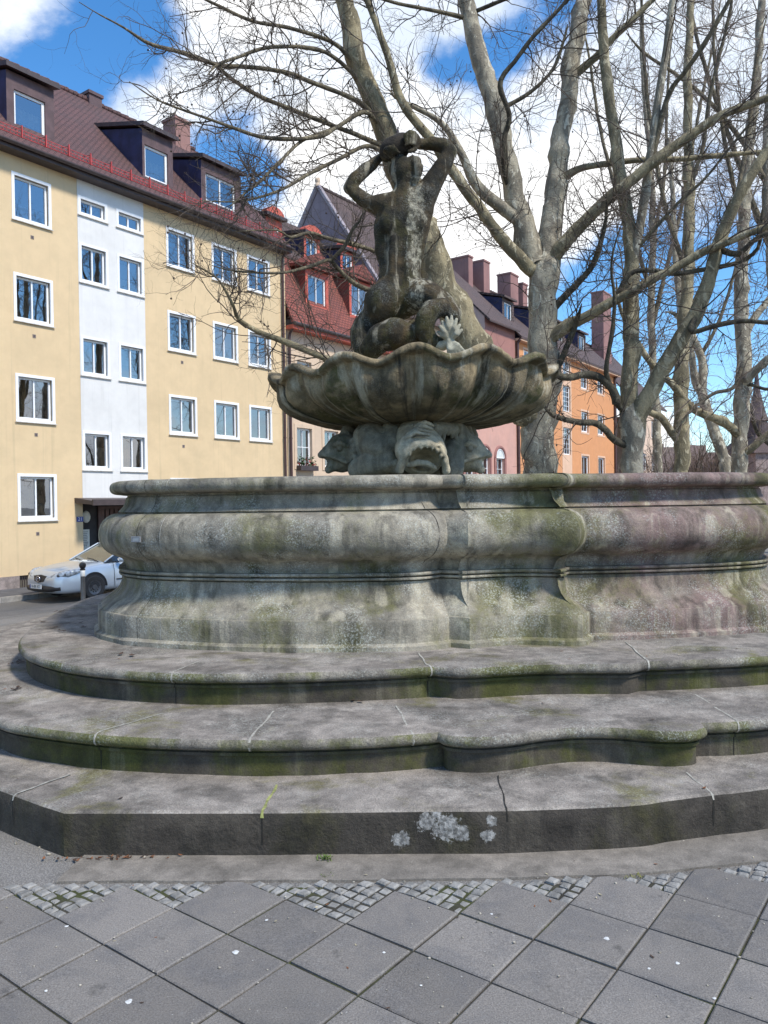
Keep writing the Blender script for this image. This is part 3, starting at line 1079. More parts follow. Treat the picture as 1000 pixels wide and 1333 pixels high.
for k in range(7):                                        # fronds hanging between the coils
    ops.append(('u', .012, chain([S(566 + k * 5, 549, -.70 + .03 * k), S(568 + k * 5, 558, -.80 + .035 * k), S(567 + k * 5.4, 566 + 4 * (k % 3), -.78 + .04 * k)], [.035, .042, .018])))
for k in range(6):                                        # leafy scrolls at the foot
    ops.append(('u', .012, chain([S(468 + k * 9, 613, -.62 - .03 * k), S(472 + k * 9, 604 - 2 * (k % 2), -.72 - .03 * k), S(480 + k * 9, 601, -.74 - .03 * k)], [.04, .042, .02])))
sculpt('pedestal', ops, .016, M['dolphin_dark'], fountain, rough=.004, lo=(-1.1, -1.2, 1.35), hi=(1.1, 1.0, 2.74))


def dolphin_front():
    """gaping fish head looking out of the picture"""
    Y = -.95
    o = [('u', 0, ell(S(548, 588, Y + .15), (.27, .30, .27))), ('u', .08, ell(S(540, 570, Y + .25), (.22, .26, .19)))]
    o += [('u', .05, ell(S(532, 586, Y - .08), (.15, .17, .15))), ('u', .06, ell(S(566, 590, Y - .02), (.13, .18, .15)))]
    arch = [S(520, 612, Y - .12), S(527, 592, Y - .20), S(540, 580, Y - .24), S(556, 577, Y - .25), S(569, 583, Y - .22), S(578, 596, Y - .14), S(581, 613, Y - .06)]
    o.append(('u', .025, chain(arch, [.05, .05, .048, .046, .046, .045, .045])))
    o.append(('s', .03, ell(S(554, 601, Y - .22), (.195, .30, .135))))
    o.append(('u', .02, chain([S(532, 606, Y - .1), S(545, 602, Y - .12), S(556, 603, Y - .13), S(566, 609, Y - .1)], [.03, .035, .035, .03])))
    for k in range(9):                                    # teeth along the upper lip
        t = k / 8
        i = min(int(t * 4), 3)
        a, b = np.array(arch[1 + i]), np.array(arch[2 + i])
        p = a + (b - a) * (t * 4 - i)
        o.append(('u', .006, cap(p + np.array((0, -.03, -.03)), p + np.array((0, -.02, -.062)), .017, .008)))
    for q in range(4):                                    # brow folds
        o.append(('u', .008, chain([S(519 + q * 5, 588 - q * 5, Y - .17 + q * .055), S(526 + q * 5, 571 - q * 5, Y - .20 + q * .055), S(541 + q * 4, 563 - q * 4.5, Y - .19 + q * .055), S(558 + q * 2, 566 - q * 4, Y - .17 + q * .055)], [.02, .027, .027, .018])))
    for px, py in ((526, 580), (571, 582)):
        o.append(('u', .008, ell(S(px, py, Y - .19), .044)))
        o.append(('s', .008, ell(S(px, py + 1, Y - .25), .020)))
    o.append(('u', .05, chain([S(545, 566, Y + .3), S(540, 555, Y + .45), S(530, 548, Y + .6)], [.2, .17, .15])))
    return o


def dolphin_side(sx, px0):
    """fish head in profile, beak outwards; sx=-1 looks left"""
    f = lambda dx, py, dy: S(px0 + sx * dx, py, dy)
    o = [('u', 0, ell(f(2, 589, -.32), (.215, .24, .225))), ('u', .07, ell(f(-10, 588, -.15), (.22, .24, .23)))]
    o.append(('u', .05, chain([f(12, 586, -.38), f(22, 589, -.40), f(29, 591, -.40), f(32, 592, -.40)], [.13, .085, .055, .04])))
    o.append(('u', .04, chain([f(8, 603, -.37), f(17, 607, -.40), f(22, 611, -.40)], [.10, .07, .05])))
    o.append(('s', .02, chain([f(0, 605, -.56), f(14, 600, -.55), f(32, 597, -.48)], [.022, .026, .03])))
    o.append(('u', .02, chain([f(0, 601, -.555), f(14, 595, -.53), f(28, 592, -.46)], [.026, .03, .024])))
    o.append(('s', .02, ell(f(8, 584, -.575), .045)))
    o.append(('u', .01, ell(f(8, 584, -.555), .036)))
    o.append(('u', .015, chain([f(15, 580, -.53), f(8, 577, -.575), f(-2, 580, -.565)], [.024, .034, .024])))
    for q in range(5):
        o.append(('u', .015, chain([f(-8 - q * 1.5, 574 + q * 7, -.53), f(-15 - q * 1.5, 571 + q * 7, -.50), f(-21, 578 + q * 6, -.44)], [.036, .04, .026])))
    o.append(('u', .03, chain([f(-12, 570, -.2), f(-8, 562, -.25), f(-2, 558, -.3), f(2, 562, -.34), f(-3, 566, -.36)], [.08, .065, .055, .042, .03])))
    return o


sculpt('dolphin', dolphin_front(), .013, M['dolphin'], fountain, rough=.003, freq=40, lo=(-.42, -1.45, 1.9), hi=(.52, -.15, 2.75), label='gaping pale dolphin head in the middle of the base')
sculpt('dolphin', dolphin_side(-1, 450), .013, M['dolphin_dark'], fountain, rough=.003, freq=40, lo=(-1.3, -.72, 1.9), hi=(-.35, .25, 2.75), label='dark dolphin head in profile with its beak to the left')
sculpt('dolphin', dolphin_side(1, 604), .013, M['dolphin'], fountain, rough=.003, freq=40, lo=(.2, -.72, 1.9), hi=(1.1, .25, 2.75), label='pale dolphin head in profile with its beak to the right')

# ------------------------------------------------------------------ the triton blowing a conch
statue = thing('triton_statue', 'dark weathered stone triton seen from behind, raising a conch above its head', 'statue', (FC[0], FC[1], 0))
o = []
# torso: pelvis, waist, ribcage, shoulder girdle
o.append(('u', 0, ell(S(519, 388, .02), (.30, .26, .26))))
o.append(('u', .16, ell(S(521, 350, 0), (.235, .20, .34))))
o.append(('u', .16, ell(S(524, 308, 0), (.262, .20, .30))))
o.append(('u', .12, ell(S(526, 280, 0), (.285, .19, .22))))
o.append(('u', .10, chain([S(499, 268, .0), S(526, 264, -.02), S(552, 256, .0)], [.115, .13, .13])))
for px in (506, 541):                                        # shoulder blades and the long muscles beside the spine
    o.append(('u', .05, ell(S(px, 286, -.155), (.105, .06, .15), ('Y', R(14 if px < 520 else -14)))))
for px in (513, 532):
    o.append(('u', .05, chain([S(px + 1, 312, -.165), S(px, 340, -.165), S(px - 1, 372, -.19)], [.06, .065, .06])))
o.append(('u', .06, chain([S(497, 290, -.03), S(497, 325, -.03), S(503, 352, -.05)], [.09, .085, .06])))
o.append(('u', .06, chain([S(554, 275, -.03), S(546, 315, -.03), S(539, 350, -.05)], [.095, .08, .055])))
o.append(('s', .06, chain([S(524, 262, -.27), S(524, 310, -.27), S(522, 350, -.265), S(520, 380, -.30)], [.035, .04, .045, .04])))
# buttocks running out into two fish tails
o.append(('u', .10, ell(S(500, 396, -.10), (.235, .24, .255))))
o.append(('u', .08, ell(S(549, 386, -.13), (.235, .24, .20))))
o.append(('s', .04, chain([S(522, 375, -.42), S(521, 400, -.44), S(524, 420, -.45)], [.02, .035, .03])))
o.append(('u', .05, chain([S(497, 405, -.05), S(482, 418, -.02), S(471, 433, -.05), S(472, 452, -.1)], [.17, .16, .14, .12])))
o.append(('u', .03, chain([S(482, 455, -.30), S(496, 440, -.36), S(514, 434, -.40), S(534, 438, -.38)], [.13, .17, .18, .13])))
o.append(('u', .03, chain([S(534, 438, -.38), S(545, 430, -.35), S(538, 424, -.30)], [.13, .08, .07])))
o.append(('u', .03, chain([S(560, 386, -.22), S(579, 398, -.32), S(590, 408, -.36), S(587, 416, -.33)], [.16, .13, .095, .05])))
o.append(('u', .02, chain([S(575, 400, -.44), S(561, 404, -.50), S(554, 416, -.52), S(553, 430, -.52), S(559, 443, -.50), S(569, 449, -.46), S(577, 446, -.44)], [.11, .115, .115, .11, .10, .085, .07])))
for k in range(6):                                           # small folds where the tail turns
    o.append(('u', .02, ell(S(575 + 4 * k, 401 + 2.2 * k + (k % 2) * 4, -.46), .04)))
# left arm
o.append(('u', .09, chain([S(503, 267, 0), S(484, 266, .02), S(466, 254, .05), S(455, 244, .08)], [.115, .092, .086, .072])))
o.append(('u', .03, chain([S(455, 244, .08), S(463, 232, .09), S(478, 219, .11), S(495, 205, .14), S(501, 200, .15)], [.072, .082, .074, .052, .05])))
# right arm
o.append(('u', .09, chain([S(550, 258, 0), S(561, 242, .02), S(575, 218, .05), S(586, 198, .08)], [.14, .122, .105, .08])))
o.append(('u', .03, chain([S(586, 198, .08), S(577, 190, .10), S(562, 187, .12), S(548, 188, .15), S(541, 185, .16)], [.078, .088, .078, .058, .054])))
# neck and head (tilted back, face away)
o.append(('u', .07, chain([S(527, 262, -.02), S(526, 246, -.02), S(527, 236, -.01)], [.12, .105, .10])))
o.append(('u', .05, ell(S(527, 226, .01), (.145, .17, .185))))
o.append(('u', .04, ell(S(520, 222, .1), (.12, .12, .16))))
for k in range(34):                                          # curly hair
    a, b = RNG.uniform(-1.5, .95), RNG.uniform(-.9, 1.15)
    p = np.array(S(531, 227, .0)) + np.array((.135 * math.cos(a) * math.cos(b) * 1.0, -.155 * abs(math.cos(a * .7)) * math.cos(b), .17 * math.sin(b)))
    o.append(('u', .012, ell(p, RNG.uniform(.030, .046))))
o.append(('u', .06, chain([S(522, 226, -.01), S(520, 212, -.02), S(519, 203, -.02)], [.115, .085, .06])))
for k in range(22):                                          # a thick bunch of curls on the right
    a, b = RNG.uniform(0, 6.28), RNG.uniform(-1.2, 1.2)
    p = np.array(S(541, 227, -.05)) + np.array((.075 * math.cos(a) * math.cos(b), .085 * math.sin(a) * math.cos(b), .12 * math.sin(b)))
    o.append(('u', .008, ell(p, RNG.uniform(.026, .042))))
o.append(('u', .02, ell(S(512, 228, .0), (.03, .045, .055))))
# hands: palms and five fingers each, closed on the shell
o.append(('u', .03, ell(S(502, 201, .0), (.065, .06, .085))))
for k, (dx, dy2, ln) in enumerate([(-1, 0, 1.), (3, -2, 1.1), (7, -3, 1.05), (11, -3, .9)]):
    o.append(('u', .012, chain([S(501 + dx * .5, 199 + k * 1.4, -.04), S(503 + dx * .7, 195 + k * 2., -.12), S(508 + dx * .8, 192 + k * 2.4, -.165), S(513 + dx * .7, 190 + 2.8 * k, -.17 * ln)], [.03, .027, .024, .018])))
o.append(('u', .012, chain([S(505, 203, .05), S(512, 207, -.02), S(518, 206, -.06)], [.032, .028, .022])))
o.append(('u', .03, ell(S(540, 183, .0), (.075, .07, .095))))
o.append(('u', .04, chain([S(548, 187, .10), S(541, 184, .02)], [.058, .06])))
for k in range(4):
    o.append(('u', .012, chain([S(541, 179 + 3 * k, -.02), S(539 - k * .4, 174 + 4.0 * k, -.10), S(534 - k * .5, 173 + 4.4 * k, -.165), S(528, 176 + 4.4 * k, -.175)], [.034, .030, .027, .020])))
o.append(('u', .012, chain([S(543, 188, .0), S(539, 195, -.06), S(532, 197, -.10)], [.034, .03, .024])))
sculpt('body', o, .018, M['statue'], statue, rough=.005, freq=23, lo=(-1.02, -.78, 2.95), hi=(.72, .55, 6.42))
# conch
o = [('u', 0, ell(S(514, 193, .0), (.195, .16, .135), ('Y', R(-24)))), ('u', .04, ell(S(523, 188, .02), (.12, .14, .125)))]
o.append(('u', .03, chain([S(516, 198, .06), S(523, 206, .08), S(525, 213, .12)], [.10, .06, .04])))
for k in range(5):
    t = k / 4
    o.append(('u', .012, chain([S(500 + 26 * t, 186 - 13 * t + 2, -.06), S(504 + 26 * t, 196 - 10 * t, -.10), S(511 + 25 * t, 204 - 8 * t, -.06)], [.016, .02, .016])))
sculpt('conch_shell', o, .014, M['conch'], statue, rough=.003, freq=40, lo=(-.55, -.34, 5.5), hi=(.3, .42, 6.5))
# nozzle on the shell
mb = MB()
mb.tube([S(518, 177, .05), S(518, 170, .05)], [.018, .018], 8)
mb.tube([S(518, 170, .05), S(518, 166, .05)], [.010, .010], 8)
mb.build('nozzle', M['metal_dark'], statue)
# tail fin: a fan of ribs up, and a second one down
o = []
root = S(585, 444, -.58)
for k in range(8):
    a = R(150 - k * 17)
    L = .24 - .018 * abs(k - 4)
    tip = root + np.array((math.cos(a) * L * .85, -.02 - .03 * (k % 2), math.sin(a) * L * 1.15))
    mid = root + (tip - root) * .55 + np.array((0, -.04, 0))
    o.append(('u', .008, chain([root, mid, tip], [.022, .030, .018])))
for k in range(5):
    a = R(-35 - k * 16)
    L = .22
    tip = root + np.array((math.cos(a) * L * .8 + .02, -.03, math.sin(a) * L))
    o.append(('u', .010, chain([root, root + (tip - root) * .5 + np.array((0, -.05, 0)), tip], [.035, .034, .016])))
o.append(('u', .02, chain([S(566, 449, -.47), S(577, 450, -.54), root], [.06, .055, .05])))
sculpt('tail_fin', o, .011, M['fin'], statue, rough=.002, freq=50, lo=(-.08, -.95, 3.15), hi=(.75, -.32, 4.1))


# ------------------------------------------------------------------ houses along the street
# a house's own frame: x along the street, y into the house, z up
def house_root(name, label, s0, z0=-.57, cat='house'):
    p = fpt(s0, 0, z0)
    return thing(name, label, cat, p, ROTH)


Z0H = -.57


def wall_holes(mb, x0, x1, z0, z1, holes, depth=.16, y=0., mi=0, mr=None):
    """front wall face with openings and their reveals (holes: x0,x1,z0,z1)"""
    mr = mi if mr is None else mr
    hs_ = [h for h in holes if h[0] >= x0 - 1e-6 and h[1] <= x1 + 1e-6 and h[2] >= z0 - 1e-6 and h[3] <= z1 + 1e-6]
    xs = sorted({x0, x1} | {v for h in hs_ for v in h[:2]})
    zs = sorted({z0, z1} | {v for h in hs_ for v in h[2:]})
    for a, b in zip(xs, xs[1:]):
        for c, d in zip(zs, zs[1:]):
            if any(h[0] - 1e-6 <= a and b <= h[1] + 1e-6 and h[2] - 1e-6 <= c and d <= h[3] + 1e-6 for h in hs_):
                continue
            mb.quad((a, y, c), (b, y, c), (b, y, d), (a, y, d), mi)
    for a, b, c, d in hs_:
        e = y + depth
        mb.quad((a, y, c), (a, e, c), (a, e, d), (a, y, d), mr)
        mb.quad((b, e, c), (b, y, c), (b, y, d), (b, e, d), mr)
        mb.quad((a, y, d), (a, e, d), (b, e, d), (b, y, d), mr)
        mb.quad((a, e, c), (a, y, c), (b, y, c), (b, e, c), mr)


M['room'] = plain('dim_room', (.13, .12, .10), .95, .3, 2)
M['curtain_white'] = plain('net_and_reflection', (.78, .78, .74), .95, .12, 12)  # curtain and blind whites brightened to stand in for reflections in the panes
M['curtain_yellow'] = plain('yellow_curtain', (.50, .40, .10), .95, .15, 12)
M['blind'] = plain('blind_and_reflection', (.60, .62, .58), .9, .1, 6)
M['sill'] = plain('sill_zinc', (.55, .52, .47), .6, .15, 8)
_wcache = {}


def window(parent, x0, x1, z0, z1, kind='double', inside='dark', depth=.16, casing=.085, frame_mat='white_frame', frame_w=.06, name='window', case_mat=None, sill=True):
    """surround, sash with mullions, see-through pane, room behind it, sill; repeats share meshes"""
    key = (round(x1 - x0, 2), round(z1 - z0, 2), kind, inside, depth, casing, frame_mat, frame_w, case_mat, sill)
    W, H = x1 - x0, z1 - z0
    if key not in _wcache:
        c = casing
        mb = MB()
        if c:
            mb.ring(0, W, 0, H, c, -.022, .03)
        else:
            mb.ring(-.01, W + .01, -.01, H + .01, .03, depth * .5, depth * .55)
        me0 = mesh_np(name, mb.v, mb.f, M[case_mat or frame_mat], mb.m)
        a0, a1, b0, b1 = c + .002, W - c - .002, c + .002, H - c - .002
        mb = MB()
        y0, y1 = depth * .55, depth * .55 + .05
        mb.ring(a0, a1, b0, b1, frame_w, y0, y1)
        i0, i1, j0, j1 = a0 + frame_w, a1 - frame_w, b0 + frame_w, b1 - frame_w
        cols, rows = {'single': (1, 1), 'double': (2, 1), 'cross': (2, 3), 'lattice': (3, 5), 'trans': (2, 2)}[kind]
        bw = .045 if kind == 'double' else .028
        for k in range(1, cols):
            x = i0 + (i1 - i0) * k / cols
            mb.box(x - bw / 2, x + bw / 2, y0 - .004, y1, j0, j1)
        for k in range(1, rows):
            z = j0 + (j1 - j0) * k / rows
            mb.box(i0, i1, y0 + .004, y1 - .004, z - .014, z + .014)
        me1 = mesh_np('frame', mb.v, mb.f, M[frame_mat], mb.m)
        mb = MB()
        mb.quad((i0, y0 + .03, j0), (i1, y0 + .03, j0), (i1, y0 + .03, j1), (i0, y0 + .03, j1))
        me2 = mesh_np('pane', mb.v, mb.f, M['glass'], mb.m)
        mb = MB()
        d = y1 + .55
        mb.quad((a0, d, b0), (a1, d, b0), (a1, d, b1), (a0, d, b1))
        for q in ([(a0, y1, b0), (a0, d, b0), (a0, d, b1), (a0, y1, b1)], [(a1, d, b0), (a1, y1, b0), (a1, y1, b1), (a1, d, b1)], [(a0, y1, b1), (a0, d, b1), (a1, d, b1), (a1, y1, b1)], [(a0, d, b0), (a0, y1, b0), (a1, y1, b0), (a1, d, b0)]):
            mb.quad(*q)
        me3 = mesh_np('room', mb.v, mb.f, M['room'], mb.m)
        me4 = None
        if inside != 'dark':
            mb = MB()

            def drape(xa, xb, za, zb, mi, amp=.03):
                n = 22
                v = []
                for k in range(n + 1):
                    x = xa + (xb - xa) * k / n
                    y = y1 + .1 + amp * math.sin(k * 1.9) + .01 * math.sin(k * 4.1)
                    v += [(x, y, za), (x, y + .01, zb)]
                mb.add(v, [(2 * k, 2 * k + 2, 2 * k + 3, 2 * k + 1) for k in range(n)], mi)
            if inside == 'net':
                drape(a0, a1, b0, b0 + (b1 - b0) * .62, 0)
            elif inside == 'sides':
                drape(a0, a0 + (a1 - a0) * .27, b0, b1, 0)
                drape(a1 - (a1 - a0) * .25, a1, b0, b1, 0)
            elif inside == 'yellow':
                drape(a0, a0 + (a1 - a0) * .40, b0 + .3, b1, 1)
                drape(a1 - (a1 - a0) * .14, a1, b0 + .3, b1, 1)
                drape(a0, a1, b0, b0 + .40, 0, .006)
            elif inside == 'blind':
                drape(a0, a1, b0, b1, 2, .004)
            elif inside == 'half':
                drape(a0, a1, b0 + (b1 - b0) * .45, b1, 2, .004)
            elif inside == 'low':
                drape(a0, a1, b0, b0 + (b1 - b0) * .38, 0, .012)
            elif inside == 'left':
                drape(a0, a0 + (a1 - a0) * .45, b0, b1, 1)
            me4 = mesh_np('curtain', mb.v, mb.f, [M['curtain_white'], M['curtain_yellow'], M['blind']], mb.m, 60)
        me5 = None
        if sill:
            mb = MB()
            mb.box(-.03, W + .03, -.06, -.024, -.022, .004)
            me5 = mesh_np('sill', mb.v, mb.f, M['sill'], mb.m)
        _wcache[key] = [('frame', me1), ('pane', me2), ('room', me3)] + ([('curtain', me4)] if me4 else []) + ([('sill', me5)] if me5 else []), me0
    kids, me0 = _wcache[key]
    wo_ = link(name, me0, parent, (x0, 0, z0))
    for nm, me in kids:
        link(nm, me, wo_)
    return wo_


def downpipe(parent, x, z0, z1, y=-.10, r=.05, mat='pipe'):
    mb = MB()
    mb.tube([(x, y + .35 * 0, z0), (x, y, z1 - .35), (x, y - .02, z1 - .25), (x, y - .25, z1)], r, 10)
    for z in np.arange(z0 + .8, z1 - .4, 2.1):
        mb.tube([(x, y, z), (x, y, z + .05)], r + .014, 10)
    return mb.build('downpipe', M[mat], parent, 40)


def chimney(parent, x0, x1, y0, y1, z0, z1, mat):
    mb = MB()
    mb.box(x0, x1, y0, y1, z0, z1)
    mb.box(x0 - .05, x1 + .05, y0 - .05, y1 + .05, z1 + .002, z1 + .12)
    return mb.build('chimney', mat, parent)


def gable_roof(parent, x0, x1, ye, ze, yr, zr, mat, yb=None, thick=.14, name='roof'):
    yb = 2 * yr - ye if yb is None else yb
    mb = MB()
    mb.slab([(x0, ye, ze), (x1, ye, ze), (x1, yr, zr), (x0, yr, zr)], (0, 0, thick))
    mb.slab([(x0, yr + .01, zr), (x1, yr + .01, zr), (x1, yb, ze), (x0, yb, ze)], (0, 0, thick))
    r = mb.build(name, mat, parent)
    mb = MB()
    for k in range(int((x1 - x0) / .38)):
        xx = x0 + k * .38
        mb.tube([(xx, yr, zr + thick + .01), (xx + .37, yr, zr + thick + .03)], [.10, .115], 8)
    mb.build('ridge_tiles', mat, r, 50)
    return r


# ---- the ochre apartment block on the left
M['ochre'] = plaster('ochre_render', (.66, .50, .305), (.47, .37, .23), .30)
M['strip'] = plaster('white_render', (.70, .685, .66), (.45, .44, .42), .22)
M['plinth'] = stone('plinth_stone', (.34, .28, .26), (.25, .21, .19), moss_lo=.7, moss_hi=.9, streak=.2, dark=.2)
M['red_tile'] = rooftile('plum_tiles', (.135, .063, .058), (.10, .05, .048))
M['shade_blue'] = plain('dormer_shade_blue', (.022, .026, .075), .55, .35, 2.5)  # shade on the dormer cheeks put into the colour as dark blue
M['dormer_front'] = plain('brown_dormer_cladding', (.10, .06, .062), .7, .2, 4)
M['red_metal'] = plain('red_painted_metal', (.42, .05, .045), .5, .2, 6)

ya = thing('apartment_building', 'ochre and white rendered apartment block with plum tiled roof and brown dormers', 'apartment block', fpt(0, 0, 0), ROTH)
X0, X1, TOP = -15.0, 10.95, 11.86
lv = [(1.35, 2.73), (4.23, 5.62), (7.13, 8.52), (10.03, 11.40)]
wins = []                                                     # x0,x1,z0,z1,kind,inside
ins_l = ['yellow', 'left', 'net', 'low']
for k, (a, b) in enumerate(lv):
    wins.append((-.46, .755, a, b, 'double', ins_l[k]))
    for xo in (-3.9, -8.2):
        wins.append((xo, xo + 1.215, a, b, 'double', 'net'))
for xo, ii in ((4.99, ['net', 'half', 'dark', 'low']), (7.04, ['net', 'blind', 'low', 'dark']), (8.82, ['dark', 'half', 'dark', 'dark'])):  # lower-row nets and blinds stand in for pale reflections
    for k, (a, b) in enumerate(lv):
        wins.append((xo, xo + 1.24, a - .03, b - .03, 'double', ii[k]))
for xo, ii in ((1.65, ['net', 'blind', 'dark', 'dark']), (3.01, ['left', 'half', 'low', 'dark'])):
    for k, (a, b) in enumerate([(2.88, 4.11), (5.82, 7.06), (8.70, 9.94)]):
        wins.append((xo, xo + 1.03, a, b, 'double', ii[k]))
    wins.append((xo, xo + 1.03, 10.78, 11.38, 'double', 'dark'))
wins = [(a, b, c, d, e, f) for a, b, c, d, e, f in wins]
holes = [(a + .06, b - .06, c + .06, d - .06) for a, b, c, d, e, f in wins]
SX0, SX1 = 1.64, 4.07
mb = MB()
wall_holes(mb, X0, SX0 - .02, -.22, TOP, holes)
mb.build('wall', M['ochre'], ya)
mb = MB()
wall_holes(mb, SX1, X1, -.22, TOP, holes)
mb.quad((X0, 0, -.22), (X0, 0, TOP), (X0, 10, TOP), (X0, 10, -.22))
mb.quad((X1, 0, -.22), (X1, 10, -.22), (X1, 10, TOP), (X1, 0, TOP))
mb.quad((X0, 10, -.22), (X1, 10, -.22), (X1, 10, TOP), (X0, 10, TOP))
mb.build('wall', M['ochre'], ya)
mb = MB()
wall_holes(mb, SX0 - .02, SX1, 1.99, TOP, holes, y=-.006)
mb.build('stair_panel', M['strip'], ya, label='white rendered panel over the door')
mb = MB()
mb.box(X0, -.47, -.05, .3, -.75, -.222)
mb.box(.17, SX0, -.05, .3, -.75, -.222)
mb.box(SX1, X1, -.05, .3, -.75, -.222)
mb.build('plinth', M['plinth'], ya)
mb = MB()                                                     # cellar grating
mb.box(-.468, .168, .12, .2, -.62, -.23)
cg = mb.build('cellar_window', M['room'], ya)
mb = MB()
for k in range(9):
    mb.box(-.45 + k * .072, -.43 + k * .072, .0, .02, -.60, -.25)
mb.build('bars', M['metal_dark'], cg)
for a, b, c, d, e, f in wins:
    window(ya, a, b, c, d, e, f)
# porch: recess, door, canopy, lamp, notice, house number
mb = MB()
mb.box(SX0 - .02, SX1, .5, .6, -.6, 1.99)
mb.box(SX0 - .10, SX0 - .022, .01, .5, -.6, 1.99)
mb.box(SX1 - .05, SX1 + .05, .01, .5, -.6, 1.99)
mb.build('porch', plain('dark_porch', (.035, .03, .03), .7, .3, 3), ya)
mb = MB()
mb.ring(2.45, 3.65, -.55, 1.75, .09, .42, .48)
for k in range(6):
    mb.box(2.56 + k * .17, 2.68 + k * .17, .44, .475, -.45, 1.65)
dr = mb.build('door', plain('brown_door', (.11, .055, .045), .5, .2, 6), ya)
mb = MB()
mb.tube([(2.62, .40, .5), (2.62, .36, .5), (2.62, .36, .62)], .015, 8)
mb.build('handle', M['sill'], dr)
mb = MB()
mb.slab([(1.34, -.95, 1.80), (1.34, .0, 1.86), (1.34, .0, 2.02), (1.34, -.95, 1.92)], (3.0, 0, 0))
mb.box(1.32, 4.36, -1.0, -.94, 1.78, 1.96)
mb.build('canopy', M['metal_dark'], ya)
M['enamel'] = plain('cream_enamel', (.70, .68, .60), .4, .08, 10)
mb = MB()
mb.sphere((2.02, .44, 1.42), (.15, .05, .19), 16, 10)
mb.build('oval_lamp', M['enamel'], ya, 180)
mb = MB()
mb.box(1.86, 2.14, .46, .495, .35, 1.02)
nb_ = mb.build('notice_board', M['enamel'], ya)
mb = MB()
for k in range(9):
    mb.box(1.92, 2.08 - .02 * (k % 3), .452, .458, .95 - k * .055 - .012, .95 - k * .055)
mb.build('name_list', M['metal_dark'], nb_)
mb = MB()
mb.box(1.40, 1.62, -.02, .0, 1.28, 1.44)
hn = mb.build('house_number', plain('blue_enamel', (.035, .06, .26), .35, .08, 10), ya)


def text_mesh(name, body, size, mat, parent, loc, rot, depth=.002, scale=(1, 1, 1)):
    cu = bpy.data.curves.new(name, 'FONT')
    cu.body = body
    cu.size = size
    cu.extrude = depth
    cu.align_x = 'CENTER'
    cu.align_y = 'CENTER'
    tmp = bpy.data.objects.new(name, cu)
    COL.objects.link(tmp)
    dg = bpy.context.evaluated_depsgraph_get()
    me = bpy.data.meshes.new_from_object(tmp.evaluated_get(dg))
    bpy.data.objects.remove(tmp)
    me.name = name
    me.materials.clear()
    me.materials.append(mat)
    ob = link(name, me, parent, loc)
    ob.rotation_euler = rot
    ob.scale = scale
    return ob


text_mesh('numeral', '21', .15, M['white_frame'], hn, (1.51, -.0225, 1.36), (R(90), 0, 0), .001)
# small vents under the windows
for x, z in [(.13, .97), (.14, 3.88), (.14, 6.77), (.14, 9.66), (5.6, 3.82), (5.6, 6.77)]:
    mb = MB()
    mb.box(x - .05, x + .05, -.012, .0, z - .05, z + .05)
    v_ = mb.build('vent', M['plinth'], ya)
    mb = MB()
    for k in range(3):
        mb.box(x - .035, x + .035, -.016, -.0125, z - .03 + k * .025, z - .018 + k * .025)
    mb.build('slot', M['metal_dark'], v_)
# roof with eaves, gutter, snow fence, dormers, chimneys
sl = (17.25 - 11.98) / 5.4
rz = lambda y: 11.98 + (y + .4) * sl
gable_roof(ya, X0 - .2, X1 + .02, -.4, 11.98, 5.0, 17.25, M['red_tile'])
mb = MB()
mb.box(X0, X1, -.42, 0.05, TOP, TOP + .10)
mb.build('soffit', M['metal_dark'], ya)
mb = MB()
n = 9
pr = [(-.50 + .085 * math.cos(R(a)), 12.03 + .085 * math.sin(R(a))) for a in np.linspace(180, 360, n)]
mb.add([(X0 - .2, y, z) for y, z in pr] + [(X1, y, z) for y, z in pr], [(i, i + 1, n + i + 1, n + i) for i in range(n - 1)])
g_ = mb.build('gutter', M['metal_dark'], ya, 60)
sm = g_.modifiers.new('thick', 'SOLIDIFY')
sm.thickness = .006
mb = MB()
for x in np.arange(X0, X1 - .1, .74):
    y = -.12
    mb.box(x, x + .035, y - .03, y + .01, rz(y) + .14, rz(y) + .50)
    mb.slab([(x, y + .01, rz(y) + .45), (x, y + .03, rz(y) + .45), (x, y + .38, rz(y + .35) + .16), (x, y + .35, rz(y + .35) + .16)], (.03, 0, 0))
y = -.12
for q in (.17, .27, .37):
    mb.box(X0, X1 - .1, y + .012, y + .024, rz(y) + q, rz(y) + q + .018)
for x in np.arange(X0, X1 - .1, .105):
    mb.box(x, x + .012, y + .025, y + .033, rz(y) + .16, rz(y) + .40)
mb.build('snow_fence', M['red_metal'], ya)


def dormer(parent, x0, x1, y0, z0, z1, zb, front, cheek, roofm, wins_, eave=.10, slope=.27, surround=None, frame_mat='white_frame', case_mat=None):
    """box dormer: front with window(s), side cheeks, low roof running back into the slope"""
    yb = y0 + 3.4
    mb = MB()
    hl = [(a, b, c, d) for a, b, c, d, k in wins_]
    wall_holes(mb, x0, x1, z0, z1, hl, .14, y0)
    d = mb.build('dormer', front, parent)
    mb = MB()
    for x, dx in ((x0, .06), (x1 - .06, .06)):
        mb.slab([(x, y0 + .004, z0), (x, yb, z0 + .3), (x, yb, z1 + slope * 3.3), (x, y0 + .004, z1 - .02)], (dx, 0, 0))
    mb.build('cheek', cheek, d)
    mb = MB()
    mb.slab([(x0 - eave, y0 - .22, z1), (x0 - eave, yb, z1 + slope * 3.6), (x0 - eave, yb, z1 + slope * 3.6 + .14), (x0 - eave, y0 - .22, z1 + .14)], (x1 - x0 + 2 * eave, 0, 0))
    mb.build('dormer_roof', roofm, d)
    for a, b, c, e, k in wins_:
        wn = window(d, a, b, c, e, k, 'net' if k == 'single' else 'dark', depth=.13, casing=0, frame_w=.075, frame_mat=frame_mat, sill=False)
        wn.location = (a, y0, c)
    return d


